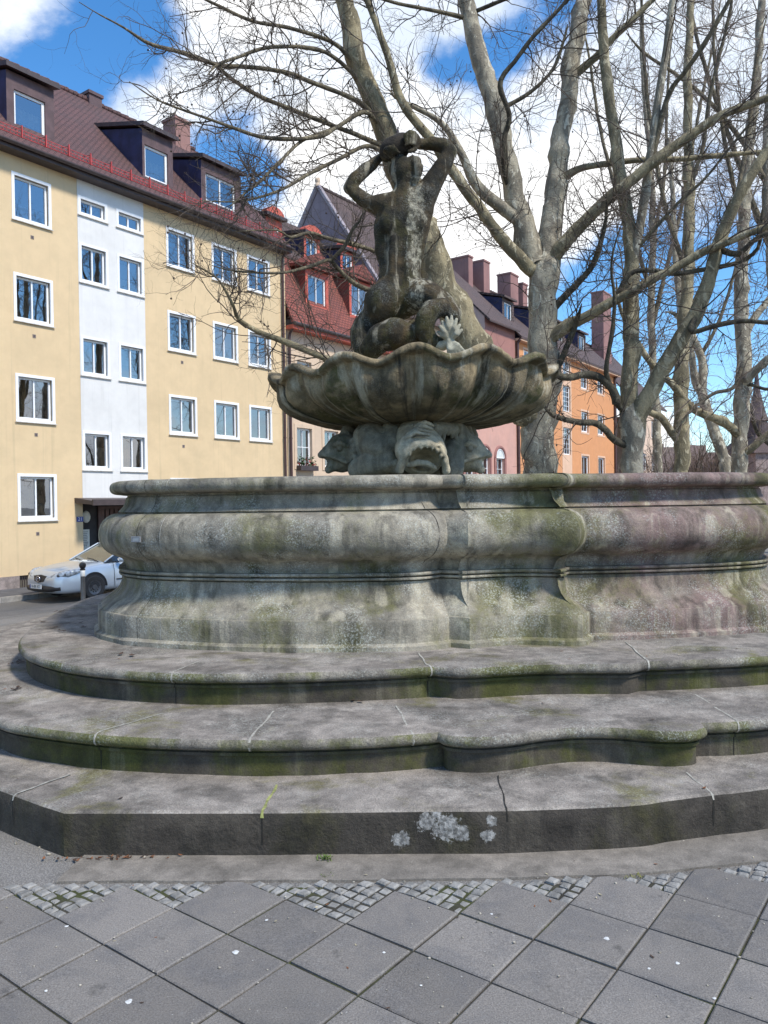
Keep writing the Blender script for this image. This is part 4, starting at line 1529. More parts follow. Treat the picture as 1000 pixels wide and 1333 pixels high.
dk = M['metal_dark']
dormer(ya, -.25, 1.25, .55, 12.85, 14.58, 0, M['dormer_front'], M['shade_blue'], dk, [(-.02, .96, 13.02, 14.10, 'single')])
dormer(ya, 4.50, 5.80, .55, 12.85, 14.70, 0, M['dormer_front'], M['shade_blue'], dk, [(4.60, 5.58, 13.08, 14.18, 'single')])
dormer(ya, 7.10, 9.12, .55, 12.85, 14.55, 0, M['dormer_front'], M['shade_blue'], dk, [(7.32, 8.82, 13.10, 14.14, 'double')])
dormer(ya, -5.2, -3.7, .55, 12.85, 14.58, 0, M['dormer_front'], M['shade_blue'], dk, [(-4.95, -3.95, 13.02, 14.10, 'single')])
M['chim'] = plaster('chimney_render', (.30, .17, .15), (.16, .10, .09), .5)
chimney(ya, 9.3, 10.1, 4.6, 5.4, 16.5, 18.15, M['chim'])
chimney(ya, 5.35, 5.9, 4.8, 5.4, 16.9, 17.6, M['dormer_front'])
downpipe(ya, 10.72, -.6, 11.95)
downpipe(ya, 11.07, -.6, 8.95, r=.055)

# ---- house with red dormers
M['sand'] = plaster('sandstone_front', (.62, .47, .34), (.45, .36, .28), .3)
M['bright_red_tile'] = rooftile('red_tiles', (.29, .078, .052), (.21, .06, .044), .17, .2, .3)
M['red_paint'] = plain('orange_red_paint', (.50, .105, .065), .6, .15, 5)
M['brown_tile'] = rooftile('brown_tiles', (.13, .082, .07), (.10, .064, .058), .17, .2, .4)
rb = thing('mansard_house', 'narrow sandstone house with bright red tiled mansard and red framed dormers', 'house', fpt(10.99, 0, 0), ROTH)
L = 7.45
gw = [(.53, 1.47, 3.33, 4.9), (2.3, 3.24, 3.33, 4.9), (4.2, 5.14, 3.33, 4.9), (.6, 1.5, 6.1, 7.7), (2.4, 3.3, 6.1, 7.7), (4.3, 5.2, 6.1, 7.7), (6.1, 7.0, 3.33, 4.9), (6.1, 7.0, 6.1, 7.7), (2.3, 3.24, .5, 2.0), (4.2, 5.14, .5, 2.0)]
mb = MB()
wall_holes(mb, 0, L, -.6, 8.85, gw, .22)
mb.quad((L, 0, -.6), (L, 9, -.6), (L, 9, 8.85), (L, 0, 8.85))
mb.build('wall', M['sand'], rb)
for a, b, c, d in gw:
    wn = window(rb, a, b, c, d, 'trans', 'sides', .22, 0, frame_w=.07, sill=False)
    mb = MB()
    mb.ring(-.16, b - a + .16, -.16, d - c + .16, .155, -.03, .02)
    mb.build('surround', M['sand'], wn)
mb = MB()                                                     # eaves board and gutter
mb.box(-.02, L, -.42, .02, 8.86, 9.02)
mb.build('cornice', M['red_paint'], rb)
mb = MB()
mb.tube([(-.02, -.47, 9.06), (L, -.47, 9.06)], .08, 10)
mb.build('gutter', M['metal_dark'], rb, 60)
mb = MB()                                                     # steep lower slope, flatter upper slope
mb.slab([(0, -.42, 9.06), (L, -.42, 9.06), (L, 1.05, 12.3), (0, 1.05, 12.3)], (0, .12, .05))
mb.build('roof', M['bright_red_tile'], rb)
mb = MB()
mb.slab([(0, 1.0, 12.3), (L, 1.0, 12.3), (L, 5.2, 15.9), (0, 5.2, 15.9)], (0, 0, .14))
mb.slab([(0, 5.21, 15.9), (L, 5.21, 15.9), (L, 9.4, 12.0), (0, 9.4, 12.0)], (0, 0, .14))
mb.build('upper_roof', M['brown_tile'], rb)


def red_dormer(x0, x1, y0, z0, z1, wz0, wz1, peak, kind):
    xm = (x0 + x1) / 2
    a, b = x0 + .16, x1 - .16
    d = dormer(rb, x0, x1, y0, z0, z1, 0, M['red_paint'], M['bright_red_tile'] if peak else M['shade_blue'], M['bright_red_tile'] if peak else M['metal_dark'], [(a, b, wz0, wz1, kind)], .12, .15)
    if peak:
        mb = MB()
        mb.slab([(x0 - .15, y0 - .25, z1 + .145), (x1 + .15, y0 - .25, z1 + .145), (xm, y0 - .25, z1 + .75)], (0, 1.6, 0))
        mb.build('gablet', M['bright_red_tile'], d)
    else:
        mb = MB()
        n = 10
        v = [(xm + (x1 - x0) * .54 * math.cos(t), y0 - .12, z1 + .145 + .35 * math.sin(t)) for t in np.linspace(0, math.pi, n)]
        mb.slab(v, (0, .35, 0))
        mb.build('arched_pediment', M['red_paint'], d)
    return d


red_dormer(1.35, 2.85, .1, 9.95, 11.75, 10.25, 11.5, True, 'double')
red_dormer(4.35, 5.95, .1, 9.95, 12.0, 10.35, 11.8, True, 'double')
red_dormer(2.65, 3.75, 1.3, 12.45, 13.75, 12.75, 13.65, False, 'double')
red_dormer(5.25, 6.35, 1.3, 12.45, 13.75, 12.75, 13.65, False, 'double')
red_dormer(.25, 1.25, 1.3, 12.3, 13.85, 12.85, 13.55, False, 'single')
# window box with pot plants
mb = MB()
mb.box(.45, 1.55, -.30, -.06, 3.12, 3.32)
fb = mb.build('flower_box', M['metal_dark'], rb)
mb = MB()
for k in range(150):
    c = np.array((RNG.uniform(.5, 1.5), RNG.uniform(-.28, -.08), RNG.uniform(3.3, 3.3 + .45 * abs(math.sin(k)))))
    a = RNG.normal(0, .05, (3, 3))
    mb.add([c + a[0], c + a[1], c + a[2]], [(0, 1, 2)], 0 if k % 4 else 1)
mb.build('plants', [plain('box_leaf', (.03, .07, .02), .7), plain('box_flower', (.28, .04, .04), .7)], fb)

# ---- tall gabled house, its slate gable showing over the mansard
M['grey_gable'] = plaster('grey_gable_render', (.28, .225, .24), (.19, .15, .165), .4)
gh = thing('gabled_house', 'tall house with a grey side gable and steep brown tiled roof behind the red dormers', 'house', fpt(18.55, 0, 0), ROTH)
L = 6.3
gz = [(.8 + 1.9 * k, 1.8 + 1.9 * k, z, z + 1.6) for k in range(3) for z in (1.2, 4.4, 7.6)]
mb = MB()
wall_holes(mb, 0, L, -.6, 11.4, gz, .2)
mb.quad((L, 0, -.6), (L, 9, -.6), (L, 9, 11.4), (L, 0, 11.4))
mb.build('wall', M['sand'], gh)
for a, b, c, d in gz:
    window(gh, a, b, c, d, 'trans', 'sides', .2, 0, frame_w=.07, sill=False)
mb = MB()
mb.slab([(-.03, .05, -.6), (-.03, 9, -.6), (-.03, 9, 11.3), (-.03, 4.55, 18.05), (-.03, .05, 11.3)], (.025, 0, 0))
mb.build('gable_wall', M['grey_gable'], gh)
gable_roof(gh, -.05, L, -.3, 10.95, 4.55, 18.1, M['brown_tile'])
mb = MB()                                                     # pale coping of the gable
for a, b in (((-.35, 10.9), (4.55, 18.27)), ((9.45, 10.9), (4.55, 18.27))):
    mb.tube([(-.05, a[0], a[1] + .1), (-.05, b[0], b[1] + .05)], .13, 6)
mb.build('coping', plaster('coping_stone', (.33, .29, .31), (.2, .18, .2), .4), gh)
mb = MB()
mb.lathe([(.0, 0), (.16, .0), (.18, .12), (.10, .2), (.15, .32), (.13, .45), (.0, .5)], 12, 0, (-.05, 4.55, 18.2))
mb.build('finial', M['sand'], gh, 60)
gd = dormer(gh, 1.2, 2.5, 1.2, 12.2, 13.6, 0, M['sand'], M['shade_blue'], M['shade_blue'], [(1.4, 2.3, 12.5, 13.4, 'double')])
gd = dormer(gh, 3.6, 4.9, 1.2, 12.2, 13.6, 0, M['sand'], M['shade_blue'], M['shade_blue'], [(3.8, 4.7, 12.5, 13.4, 'double')])

# ---- pink sandstone house with paired round arched windows
M['pink'] = plaster('pink_sandstone', (.58, .33, .265), (.42, .27, .23), .4)
M['rose'] = plaster('dark_rose_stone', (.34, .17, .145), (.22, .12, .11), .4)
pk = thing('stone_house', 'pink sandstone house with paired round arched windows and a paler side gable', 'house', fpt(24.9, 0, 0), ROTH)
L = 7.3
mb = MB()
pw = [(.5 + 1.75 * k, 1.5 + 1.75 * k, 6.6, 8.0) for k in range(4)]
aw = [(.65, 1.75), (2.5, 3.6), (4.42, 5.52)]
wall_holes(mb, 0, L, -.6, 9.3, pw + [(a, b, 3.0, 4.35) for a, b in aw], .25)
mb.build('wall', M['pink'], pk)
for a, b, c, d in pw:
    window(pk, a, b, c, d, 'trans', 'sides', .25, 0, frame_w=.07, sill=False)
for a, b in aw:                                               # straight lower light and a round head over it
    wn = window(pk, a, b, 3.0, 4.35, 'trans', 'blind', .25, 0, frame_w=.07, sill=False)
    xm, r_ = (a + b) / 2, (b - a) / 2
    mb = MB()
    mb.slab([(xm + r_ * math.cos(t), -.012, 4.352 + r_ * math.sin(t)) for t in np.linspace(0, math.pi, 14)], (0, .011, 0))
    mb.build('arched_light', M['blind'], wn, loc=(-a, 0, -3.0))
    mb = MB()
    for t in np.linspace(0, math.pi, 3)[1:2]:
        mb.box(xm - .03, xm + .03, -.022, -.013, 4.352, 4.352 + r_ - .03)
    mb.tube([(xm + (r_ - .03) * math.cos(t), -.02, 4.352 + (r_ - .03) * math.sin(t)) for t in np.linspace(0, math.pi, 14)], .035, 6)
    mb.box(a, b, -.024, -.013, 4.33, 4.39)
    mb.build('arch_frame', M['white_frame'], wn, loc=(-a, 0, -3.0))
    mb = MB()
    mb.tube([(xm + (r_ + .12) * math.cos(t), -.015, 4.352 + (r_ + .12) * math.sin(t)) for t in np.linspace(0, math.pi, 16)], .10, 6)
    mb.box(a - .22, a - .02, -.07, .03, 3.0, 4.36)
    mb.box(b + .02, b + .22, -.07, .03, 3.0, 4.36)
    mb.build('arch_surround', M['rose'], wn, loc=(-a, 0, -3.0))
mb = MB()
mb.box(3.3, L, .02, 9.5, 9.302, 12.7)
mb.slab([(3.3, .02, 12.7), (3.3, 9.5, 12.7), (3.3, 4.75, 17.2)], (.05, 0, 0))
mb.build('upper_wall', M['rose'], pk)
mb = MB()
mb.slab([(3.26, .03, 9.31), (3.26, 9.4, 9.31), (3.26, 9.4, 12.7), (3.26, 4.75, 17.15), (3.26, .03, 12.7)], (.035, 0, 0))
mb.build('gable_wall', plaster('pale_pink_render', (.66, .46, .38), (.5, .36, .3), .25), pk)
gable_roof(pk, 3.2, L, -.35, 12.3, 4.75, 17.3, M['brown_tile'])
mb = MB()
mb.slab([(0, -.3, 9.31), (3.25, -.3, 9.31), (3.25, 4.0, 10.6), (0, 4.0, 10.6)], (0, 0, .15))
mb.build('low_roof', M['brown_tile'], pk)

# ---- orange house
M['orange'] = plaster('orange_render', (.62, .29, .135), (.48, .25, .14), .2)
M['salmon'] = plaster('salmon_render', (.68, .45, .31), (.5, .34, .25), .2)
oh = thing('orange_house', 'orange rendered house with a paler stair bay, brown roof and tall chimneys', 'house', fpt(32.22, 0, 0), ROTH)
L = 18.9
ow, lat = [], []
for z0_, z1_ in ((.2, 1.75), (3.55, 5.05), (6.85, 8.4), (10.12, 11.5)):
    for xo in (1.2, 4.0, 11.07, 14.55):
        ow.append((xo, xo + 1.42, z0_, z1_))
for z0_, z1_ in ((1.9, 3.2), (5.0, 6.95), (8.1, 9.95), (10.75, 11.7)):
    lat.append((7.55, 8.95, z0_ - .0, z1_))
mb = MB()
wall_holes(mb, 0, 7.35, -.6, 11.85, ow, .2)
mb.build('wall', M['orange'], oh)
mb = MB()
wall_holes(mb, 9.15, L, -.6, 11.85, ow, .2)
mb.quad((L, 0, -.6), (L, 10, -.6), (L, 10, 11.85), (L, 0, 11.85))
mb.build('wall', M['orange'], oh)
mb = MB()
wall_holes(mb, 7.35, 9.15, -.6, 11.85, lat, .2, y=-.01)
mb.build('stair_panel', M['salmon'], oh, label='paler salmon strip with latticed stair windows')
for k, (a, b, c, d) in enumerate(ow):
    wn = window(oh, a, b, c, d, 'double', ['sides', 'dark', 'net', 'dark', 'blind'][k % 5], .2, 0, frame_w=.11, sill=False)
    mb = MB()
    mb.ring(-.14, b - a + .14, -.14, d - c + .14, .135, -.02, .02)
    mb.build('surround', M['salmon'], wn)
for a, b, c, d in lat:
    window(oh, a, b, c, d, 'lattice', 'blind', .2, 0, frame_w=.08, sill=False)
gable_roof(oh, -.05, L + .25, -.45, 11.95, 5.0, 17.0, M['brown_tile'])
mb = MB()
mb.box(0, L, -.4, .02, 11.852, 12.0)
mb.build('cornice', M['salmon'], oh)
downpipe(oh, .08, -.6, 12.0, r=.10)
downpipe(oh, L - .55, -.6, 12.0, r=.12)
for x in (.6, 4.6, 9.2, 13.6):
    dormer(oh, x, x + 1.7, 1.2, 13.3, 14.9, 0, M['brown_tile'], M['shade_blue'], M['brown_tile'], [(x + .3, x + 1.4, 13.6, 14.7, 'double')])
M['chim_red'] = plaster('old_rose_brick', (.30, .165, .15), (.17, .10, .095), .5)
for x0_, x1_, z1_, y0_ in ((1.6, 2.2, 18.4, 4.2), (3.4, 4.3, 18.5, 4.0), (7.6, 8.9, 18.6, 4.0), (9.7, 10.5, 18.3, 4.0)):
    chimney(oh, x0_, x1_, y0_, y0_ + (2.4 if x0_ < 2 else 1.1), 15.2, z1_, M['chim_red'])

# ---- pale house closing the row
ph = thing('peach_house', 'pale peach end house beyond the orange house with a brown roof', 'house', fpt(51.3, 1.0, 0), ROTH)
mb = MB()
pw = [(1.0 + 2.6 * k, 2.1 + 2.6 * k, z, z + 1.5) for k in range(3) for z in (.8, 4.2, 7.2)]
wall_holes(mb, 0, 9.2, -.6, 9.6, pw, .2)
mb.quad((9.2, 0, -.6), (9.2, 9, -.6), (9.2, 9, 9.6), (9.2, 0, 9.6))
mb.build('wall', plaster('peach_render', (.68, .50, .38), (.5, .4, .32), .25), ph)
for a, b, c, d in pw:
    window(ph, a, b, c, d, 'double', 'net', .2, 0, frame_w=.1, sill=False)
gable_roof(ph, -.1, 9.4, -.5, 9.7, 4.6, 15.4, M['brown_tile'])
chimney(ph, 3.2, 5.2, 3.2, 4.3, 12.6, 20.1, M['chim_red'])

# ---- far right: old wall, church with its spirelet
M['old_stone'] = stone('old_wall_stone', (.36, .27, .24), (.26, .20, .19), moss_lo=.7, moss_hi=.95, streak=.3, dark=.35, big=.5)
sw = thing('stone_wall', 'long low wall of weathered pinkish stone far behind the trees', 'wall', (27., 76., -1.))
mb = MB()
xs = np.linspace(-1.5, 60, 60)
for k in range(59):
    h = 7.6 + .35 * math.sin(k * 1.7) + .3 * math.sin(k * .6)
    mb.box(xs[k], xs[k + 1] - .01, -.5 + .02 * (k % 3), .6, -1, h)
mb.build('wall', M['old_stone'], sw)
mb = MB()
for k in range(0, 59, 3):
    mb.box(xs[k] - .1, xs[k] + .55, -.95, -.53, -1, 6.2 + .3 * math.sin(k))
mb.build('buttresses', M['old_stone'], sw)
ch = thing('church', 'distant stone church with a slate spirelet at the right edge', 'church', tuple(at(986, 604, 70) * np.array((1, 1, 0))))
mb = MB()
wall_holes(mb, -1.6, 6, -1, 5.6, [(-.4, .5, 3.2, 4.4), (2.6, 3.5, 3.2, 4.4)], .3, -3)
mb.quad((-1.6, -3, -1), (-1.6, -3, 5.6), (-1.6, 5, 5.6), (-1.6, 5, -1))
mb.quad((6, -3, -1), (6, 5, -1), (6, 5, 5.6), (6, -3, 5.6))
mb.build('wall', M['old_stone'], ch)
for a in (-.4, 2.6):
    wn = window(ch, a, a + .9, 3.2, 4.4, 'trans', 'dark', .3, 0, sill=False)
    wn.location = (a, -3, 3.2)
mb = MB()
mb.add([(-1.9, -3.3, 5.6), (6.3, -3.3, 5.6), (6.3, 5.3, 5.6), (-1.9, 5.3, 5.6), (.2, .4, 8.6), (4.2, .4, 8.6)], [(0, 1, 5, 4), (1, 2, 5), (2, 3, 4, 5), (3, 0, 4)])
mb.build('roof', M['brown_tile'], ch)
mb = MB()
mb.lathe([(.95, 7.2), (.9, 8.6), (1.05, 8.65), (.78, 9.3), (.34, 11.2), (.06, 13.6), (.0, 13.7)], 8)
mb.build('spirelet', plain('spire_slate', (.075, .05, .052), .7, .25, 2), ch)

# ------------------------------------------------------------------ bollard
bp = at(107.5, 732, 12.4)
gz_ = ground_z(bp[0], 12.4)
bo = thing('bollard', 'slim dark iron bollard with ball top and pale band in front of the silver car', 'bollard', (bp[0], 12.4, gz_))
hb = bp[2] - gz_
mb = MB()
mb.lathe([(.06, -.02), (.06, .06), (.036, .10), (.034, hb - .235), (.034, hb - .22)], 16)
mb.build('post', plain('bollard_iron', (.05, .052, .055), .4, .2, 12), bo, 40)
mb = MB()
mb.lathe([(.036, hb - .225), (.038, hb - .22), (.038, hb - .135), (.036, hb - .13)], 16)
mb.build('band', plain('bollard_band', (.62, .62, .60), .4, .1, 12), bo, 40)
mb = MB()
mb.lathe([(.034, hb - .132), (.042, hb - .12), (.042, hb - .105), (.03, hb - .098), (.045, hb - .085), (.055, hb - .05), (.048, hb - .015), (.02, hb), (0, hb + .002)], 16)
mb.build('ball_top', plain('bollard_black', (.018, .018, .02), .3, .2, 12), bo, 50)

# ------------------------------------------------------------------ parked car
cp = at(121, 781, 20.0)
hx, hy = -DX, -DY
left = np.array((-hy, hx))
ctr = np.array((cp[0], cp[1])) - left * .80 - np.array((hx, hy)) * 1.36      # the left front wheel stands at cp
car = thing('parked_car', 'silver four door car parked at the kerb, nose to the left', 'car', (ctr[0], ctr[1], -.67), math.atan2(hy, hx))
st = [(2.36, .50, .30, .50, .58), (2.31, .66, .24, .50, .665), (2.19, .79, .19, .53, .765), (1.9, .865, .18, .60, .835), (1.5, .89, .18, .64, .90), (1.05, .892, .18, .66, .945), (.72, .892, .18, .66, .965),
      (.0, .892, .19, .66, .965), (-1.0, .892, .19, .67, .985), (-1.7, .87, .2, .68, 1.0), (-2.1, .80, .24, .68, 1.0), (-2.28, .70, .32, .66, .96), (-2.34, .5, .4, .6, .85)]
mb = MB()
n = 9
for i, (x, wd, zb, zm, zt) in enumerate(st):
    half = [(0, zb), (wd * .80, zb), (wd * .965, zb + .06), (wd, zb + (zm - zb) * .6), (wd * .995, zm), (wd * .96, zm + (zt - zm) * .72), (wd * .86, zt - .005), (wd * .5, zt + .022), (0, zt + .03)]
    full = half + [(-y, z) for y, z in half[-2:0:-1]]
    mb.v += [(x, y, z) for y, z in full]
k_ = 16
for i in range(len(st) - 1):
    for j in range(k_):
        mb.f.append([i * k_ + j, i * k_ + (j + 1) % k_, (i + 1) * k_ + (j + 1) % k_, (i + 1) * k_ + j])
        mb.m.append(0)
mb.f += [list(range(k_))[::-1], list(range((len(st) - 1) * k_, len(st) * k_))]
mb.m += [0, 0]
M['car_paint'] = plain('silver_blue_paint', (.48, .54, .60), .32, .03, 3, metal=.35, coat=.8)
body = mb.build('body', M['car_paint'], car, 180)
sb = body.modifiers.new('round', 'SUBSURF')
sb.levels = sb.render_levels = 2
# glasshouse: dark glass, painted roof and pillars
gl = [(.98, .80, .945), (.18, .66, 1.36), (-.75, .66, 1.40), (-1.35, .62, 1.33), (-1.95, .70, 1.02)]
base = [(1.0, .82, .93), (.15, .84, .95), (-.75, .84, .965), (-1.35, .83, .98), (-2.0, .76, 1.0)]
mb = MB()
for (x, y, z), (x2, y2, z2) in zip(gl, base):
    mb.v += [(x2, -y2, z2), (x, -y, z), (x, y, z), (x2, y2, z2)]
for i in range(4):
    for j in (0, 2):
        mb.f.append([i * 4 + j, i * 4 + j + 1, (i + 1) * 4 + j + 1, (i + 1) * 4 + j])
        mb.m.append(0)
    if i in (0, 3):
        mb.f.append([i * 4 + 1, i * 4 + 2, (i + 1) * 4 + 2, (i + 1) * 4 + 1])
        mb.m.append(1 if i == 0 else 0)
carglass = plain('car_glass', (.02, .024, .028), .04, .1, 3, spec=1.)
mb.build('windows', [carglass, plain('car_windscreen', (.10, .105, .085), .05, .15, 2, spec=1.)], car, 30)
mb = MB()
mb.slab([(.20, -.64, 1.365), (.20, .64, 1.365), (-.75, .64, 1.405), (-1.36, .60, 1.335), (-1.36, -.60, 1.335), (-.75, -.64, 1.405)], (0, 0, .03))
for s_ in (-1, 1):
    mb.tube([(1.0, s_ * .81, .95), (.6, s_ * .745, 1.16), (.2, s_ * .665, 1.375), (-.3, s_ * .67, 1.40), (-.75, s_ * .67, 1.415), (-1.35, s_ * .63, 1.345), (-1.95, s_ * .70, 1.03)], .02, 8)
    mb.tube([(-.32, s_ * .845, .96), (-.40, s_ * .668, 1.40)], .03, 8)
mb.build('roof', M['car_paint'], car, 40)
rub = plain('tyre_rubber', (.022, .022, .023), .85, .2, 12)
blk = plain('black_plastic', (.014, .014, .016), .5, .2, 8)
rimm = plain('steel_rim', (.10, .10, .105), .4, .2, 10, metal=.6)


def wheel(x, s_):
    t_ = [(.19, -.11), (.285, -.11), (.312, -.085), (.318, 0), (.312, .085), (.285, .11), (.19, .105)]
    mb = MB()
    seg = 32
    v = [(r_ * math.cos(2 * math.pi * j / seg), s_ * y, r_ * math.sin(2 * math.pi * j / seg)) for j in range(seg) for r_, y in t_]
    m_ = len(t_)
    mb.add(v, [(j * m_ + i, ((j + 1) % seg) * m_ + i, ((j + 1) % seg) * m_ + i + 1, j * m_ + i + 1) for j in range(seg) for i in range(m_ - 1)])
    wh = link('wheel', mesh_np('wheel', mb.v, mb.f, rub, mb.m, 40), car, (x, s_ * .80, .318))
    mb = MB()
    v = [(r_ * math.cos(2 * math.pi * j / seg), s_ * y, r_ * math.sin(2 * math.pi * j / seg)) for j in range(seg) for r_, y in [(.0, .105), (.06, .108), (.07, .085), (.15, .085), (.175, .10), (.20, .105), (.2, .02)]]
    mb.add(v, [(j * 7 + i, ((j + 1) % seg) * 7 + i, ((j + 1) % seg) * 7 + i + 1, j * 7 + i + 1) for j in range(seg) for i in range(6)])
    link('rim', mesh_np('rim', mb.v, mb.f, rimm, mb.m, 40), wh)
    mb = MB()
    for q in range(10):
        a = 2 * math.pi * q / 10
        mb.sphere((.115 * math.cos(a), s_ * .086, .115 * math.sin(a)), (.022, .008, .022), 8, 5)
    link('rim_slots', mesh_np('rim_slots', mb.v, mb.f, blk, mb.m, 180), wh)
    mb = MB()
    seg = 28
    v = [(r_ * math.cos(math.pi * j / seg), s_ * y, r_ * math.sin(math.pi * j / seg) * 1.0) for j in range(seg + 1) for r_, y in [(.34, -.1), (.345, .104), (.375, .106), (.385, .09)]]
    mb.add(v, [(j * 4 + i, (j + 1) * 4 + i, (j + 1) * 4 + i + 1, j * 4 + i + 1) for j in range(seg) for i in range(3)])
    v = [(0, s_ * .09, 0)] + [(.355 * math.cos(math.pi * j / seg), s_ * .092, .355 * math.sin(math.pi * j / seg)) for j in range(seg + 1)]
    mb.add(v, [(0, j + 1, j + 2) for j in range(seg)])
    link('wheel_arch', mesh_np('wheel_arch', mb.v, mb.f, blk, mb.m, 40), car, (x, s_ * .80, .335))


for x in (1.36, -1.32):
    for s_ in (-1, 1):
        wheel(x, s_)
lamp = plain('headlamp_glass', (.32, .35, .38), .08, .5, 14, spec=1.)
for s_ in (-1, 1):
    mb = MB()
    mb.tube([(2.325, s_ * .33, .605), (2.27, s_ * .46, .635), (2.17, s_ * .635, .675), (2.03, s_ * .755, .715), (1.82, s_ * .835, .765), (1.62, s_ * .87, .80)], [.02, .06, .095, .10, .065, .015], 12)
    hl = mb.build('headlight', lamp, car, 60)
    mb = MB()
    mb.sphere((2.22, s_ * .66, .675), .05, 10, 8)
    mb.sphere((2.10, s_ * .765, .705), .05, 10, 8)
    mb.build('reflector', rimm, hl, 180)
mb = MB()
mb.slab([(2.30, -.30, .66), (2.345, -.20, .53), (2.355, 0, .49), (2.345, .20, .53), (2.30, .30, .66), (2.31, 0, .69)], (.03, 0, -.005))
gr = mb.build('grille', blk, car)
chrome = plain('chrome', (.7, .7, .72), .15, .05, 8, metal=1.)
mb = MB()
mb.tube([(2.392, .085 * math.cos(t), .585 + .068 * math.sin(t)) for t in np.linspace(0, 2 * math.pi, 25)], .011, 6)
mb.tube([(2.392, -.075, .612), (2.392, -.03, .60), (2.392, 0, .575), (2.392, .03, .60), (2.392, .075, .612)], .010, 6)
mb.build('emblem', chrome, gr, 60)
mb = MB()
mb.tube([(2.215, -.73, .35), (2.33, -.50, .34), (2.375, 0, .335), (2.33, .50, .34), (2.215, .73, .35)], [.045, .075, .08, .075, .045], 12)
mb.build('air_intake', blk, car, 60)
mb = MB()
mb.box(2.452, 2.466, -.26, .26, .345, .455)
npl = mb.build('number_plate', plain('plate_white', (.72, .72, .70), .4, .03), car)
pb_ = MB()
pb_.box(2.4665, 2.468, -.255, -.215, .35, .45)
pb_.build('country_strip', plain('plate_blue', (.02, .06, .3), .4), npl)
text_mesh('lettering', 'N-BX 477', .105, blk, npl, (2.4675, .02, .40), (R(90), 0, R(90)), .001, (.88, 1, 1))
mb = MB()
mb.tube([(1.06, .62, .955), (.95, .2, 1.0), (.9, -.1, 1.02)], .012, 6)
mb.tube([(1.08, -.1, .96), (.96, -.45, .99), (.93, -.62, 1.0)], .012, 6)
mb.build('wiper', blk, car)
for s_ in (-1, 1):
    mb = MB()
    mb.tube([(.74, s_ * .878, .30), (.76, s_ * .90, .5), (.76, s_ * .90, .7), (.78, s_ * .875, .88), (.78, s_ * .84, .94)], .006, 5)
    mb.tube([(-.33, s_ * .882, .28), (-.33, s_ * .901, .5), (-.33, s_ * .899, .75), (-.33, s_ * .85, .94)], .006, 5)
    mb.tube([(.70, s_ * .905, .48), (-.28, s_ * .907, .49)], .014, 6)
    mb.build('door_seams', blk, car)
    mb = MB()
    mb.sphere((.62, s_ * .98, 1.0), (.07, .10, .07), 12, 8)
    mb.build('mirror', M['car_paint'], car, 180)

# ------------------------------------------------------------------ plane trees
def spawn(pts, tan, rad, count, lens, r0, n, up, ang=(35, 75), wander=.28, out=None):
    """batch of branches starting on sampled points; returns (N,n,3), (N,n)"""
    i = RNG.integers(0, len(pts), count)
    p, t, r_ = pts[i], tan[i], rad[i]
    rv = RNG.normal(size=(count, 3))
    rv -= (rv * t).sum(1, keepdims=True) * t
    rv /= np.linalg.norm(rv, axis=1, keepdims=True) + 1e-9
    a = np.radians(RNG.uniform(*ang, count))[:, None]
    d = t * np.cos(a) + rv * np.sin(a)
    L = RNG.uniform(*lens, count) * (1 if out is None else out[i])
    P = np.zeros((count, n, 3))
    P[:, 0] = p
    step = (L / (n - 1))[:, None]
    bend = RNG.normal(0, 1, (count, 3)) * .10
    for k in range(1, n):
        d = d + RNG.normal(0, wander, (count, 3)) / math.sqrt(n) * 1.6 + np.array((0, 0, up)) / n + bend / n
        d /= np.linalg.norm(d, axis=1, keepdims=True)
        P[:, k] = P[:, k - 1] + d * step
    rr = np.minimum(r0 * RNG.uniform(.75, 1.25, count), r_ * .7)
    Rr = rr[:, None] * np.linspace(1, .42, n)[None]
    return P, Rr


def flat_samples(P, Rr, skip=1):
    T = np.gradient(P, axis=1)
    T /= np.linalg.norm(T, axis=2, keepdims=True) + 1e-9
    # denser sampling by interpolation
    out = []
    for f in (0., .5):
        A = P[:, skip:-1] * (1 - f) + P[:, skip + 1:] * f if P.shape[1] > skip + 1 else P[:, skip:]
        out.append((A.reshape(-1, 3), T[:, skip:-1].reshape(-1, 3) if P.shape[1] > skip + 1 else T[:, skip:].reshape(-1, 3), Rr[:, skip:-1].reshape(-1) if P.shape[1] > skip + 1 else Rr[:, skip:].reshape(-1)))
    return [np.concatenate(x) for x in zip(*out)]


def project(p):
    d = np.array(p) - np.array((0, 0, EYE))
    yc = d[1] * math.cos(PITCH) - d[2] * math.sin(PITCH)
    zc = d[1] * math.sin(PITCH) + d[2] * math.cos(PITCH)
    x, y = d[0] / yc, zc / yc
    c, s_ = math.cos(ROLL), math.sin(ROLL)
    return 500 + F * (x * c - y * s_), 666.5 - F * (x * s_ + y * c)


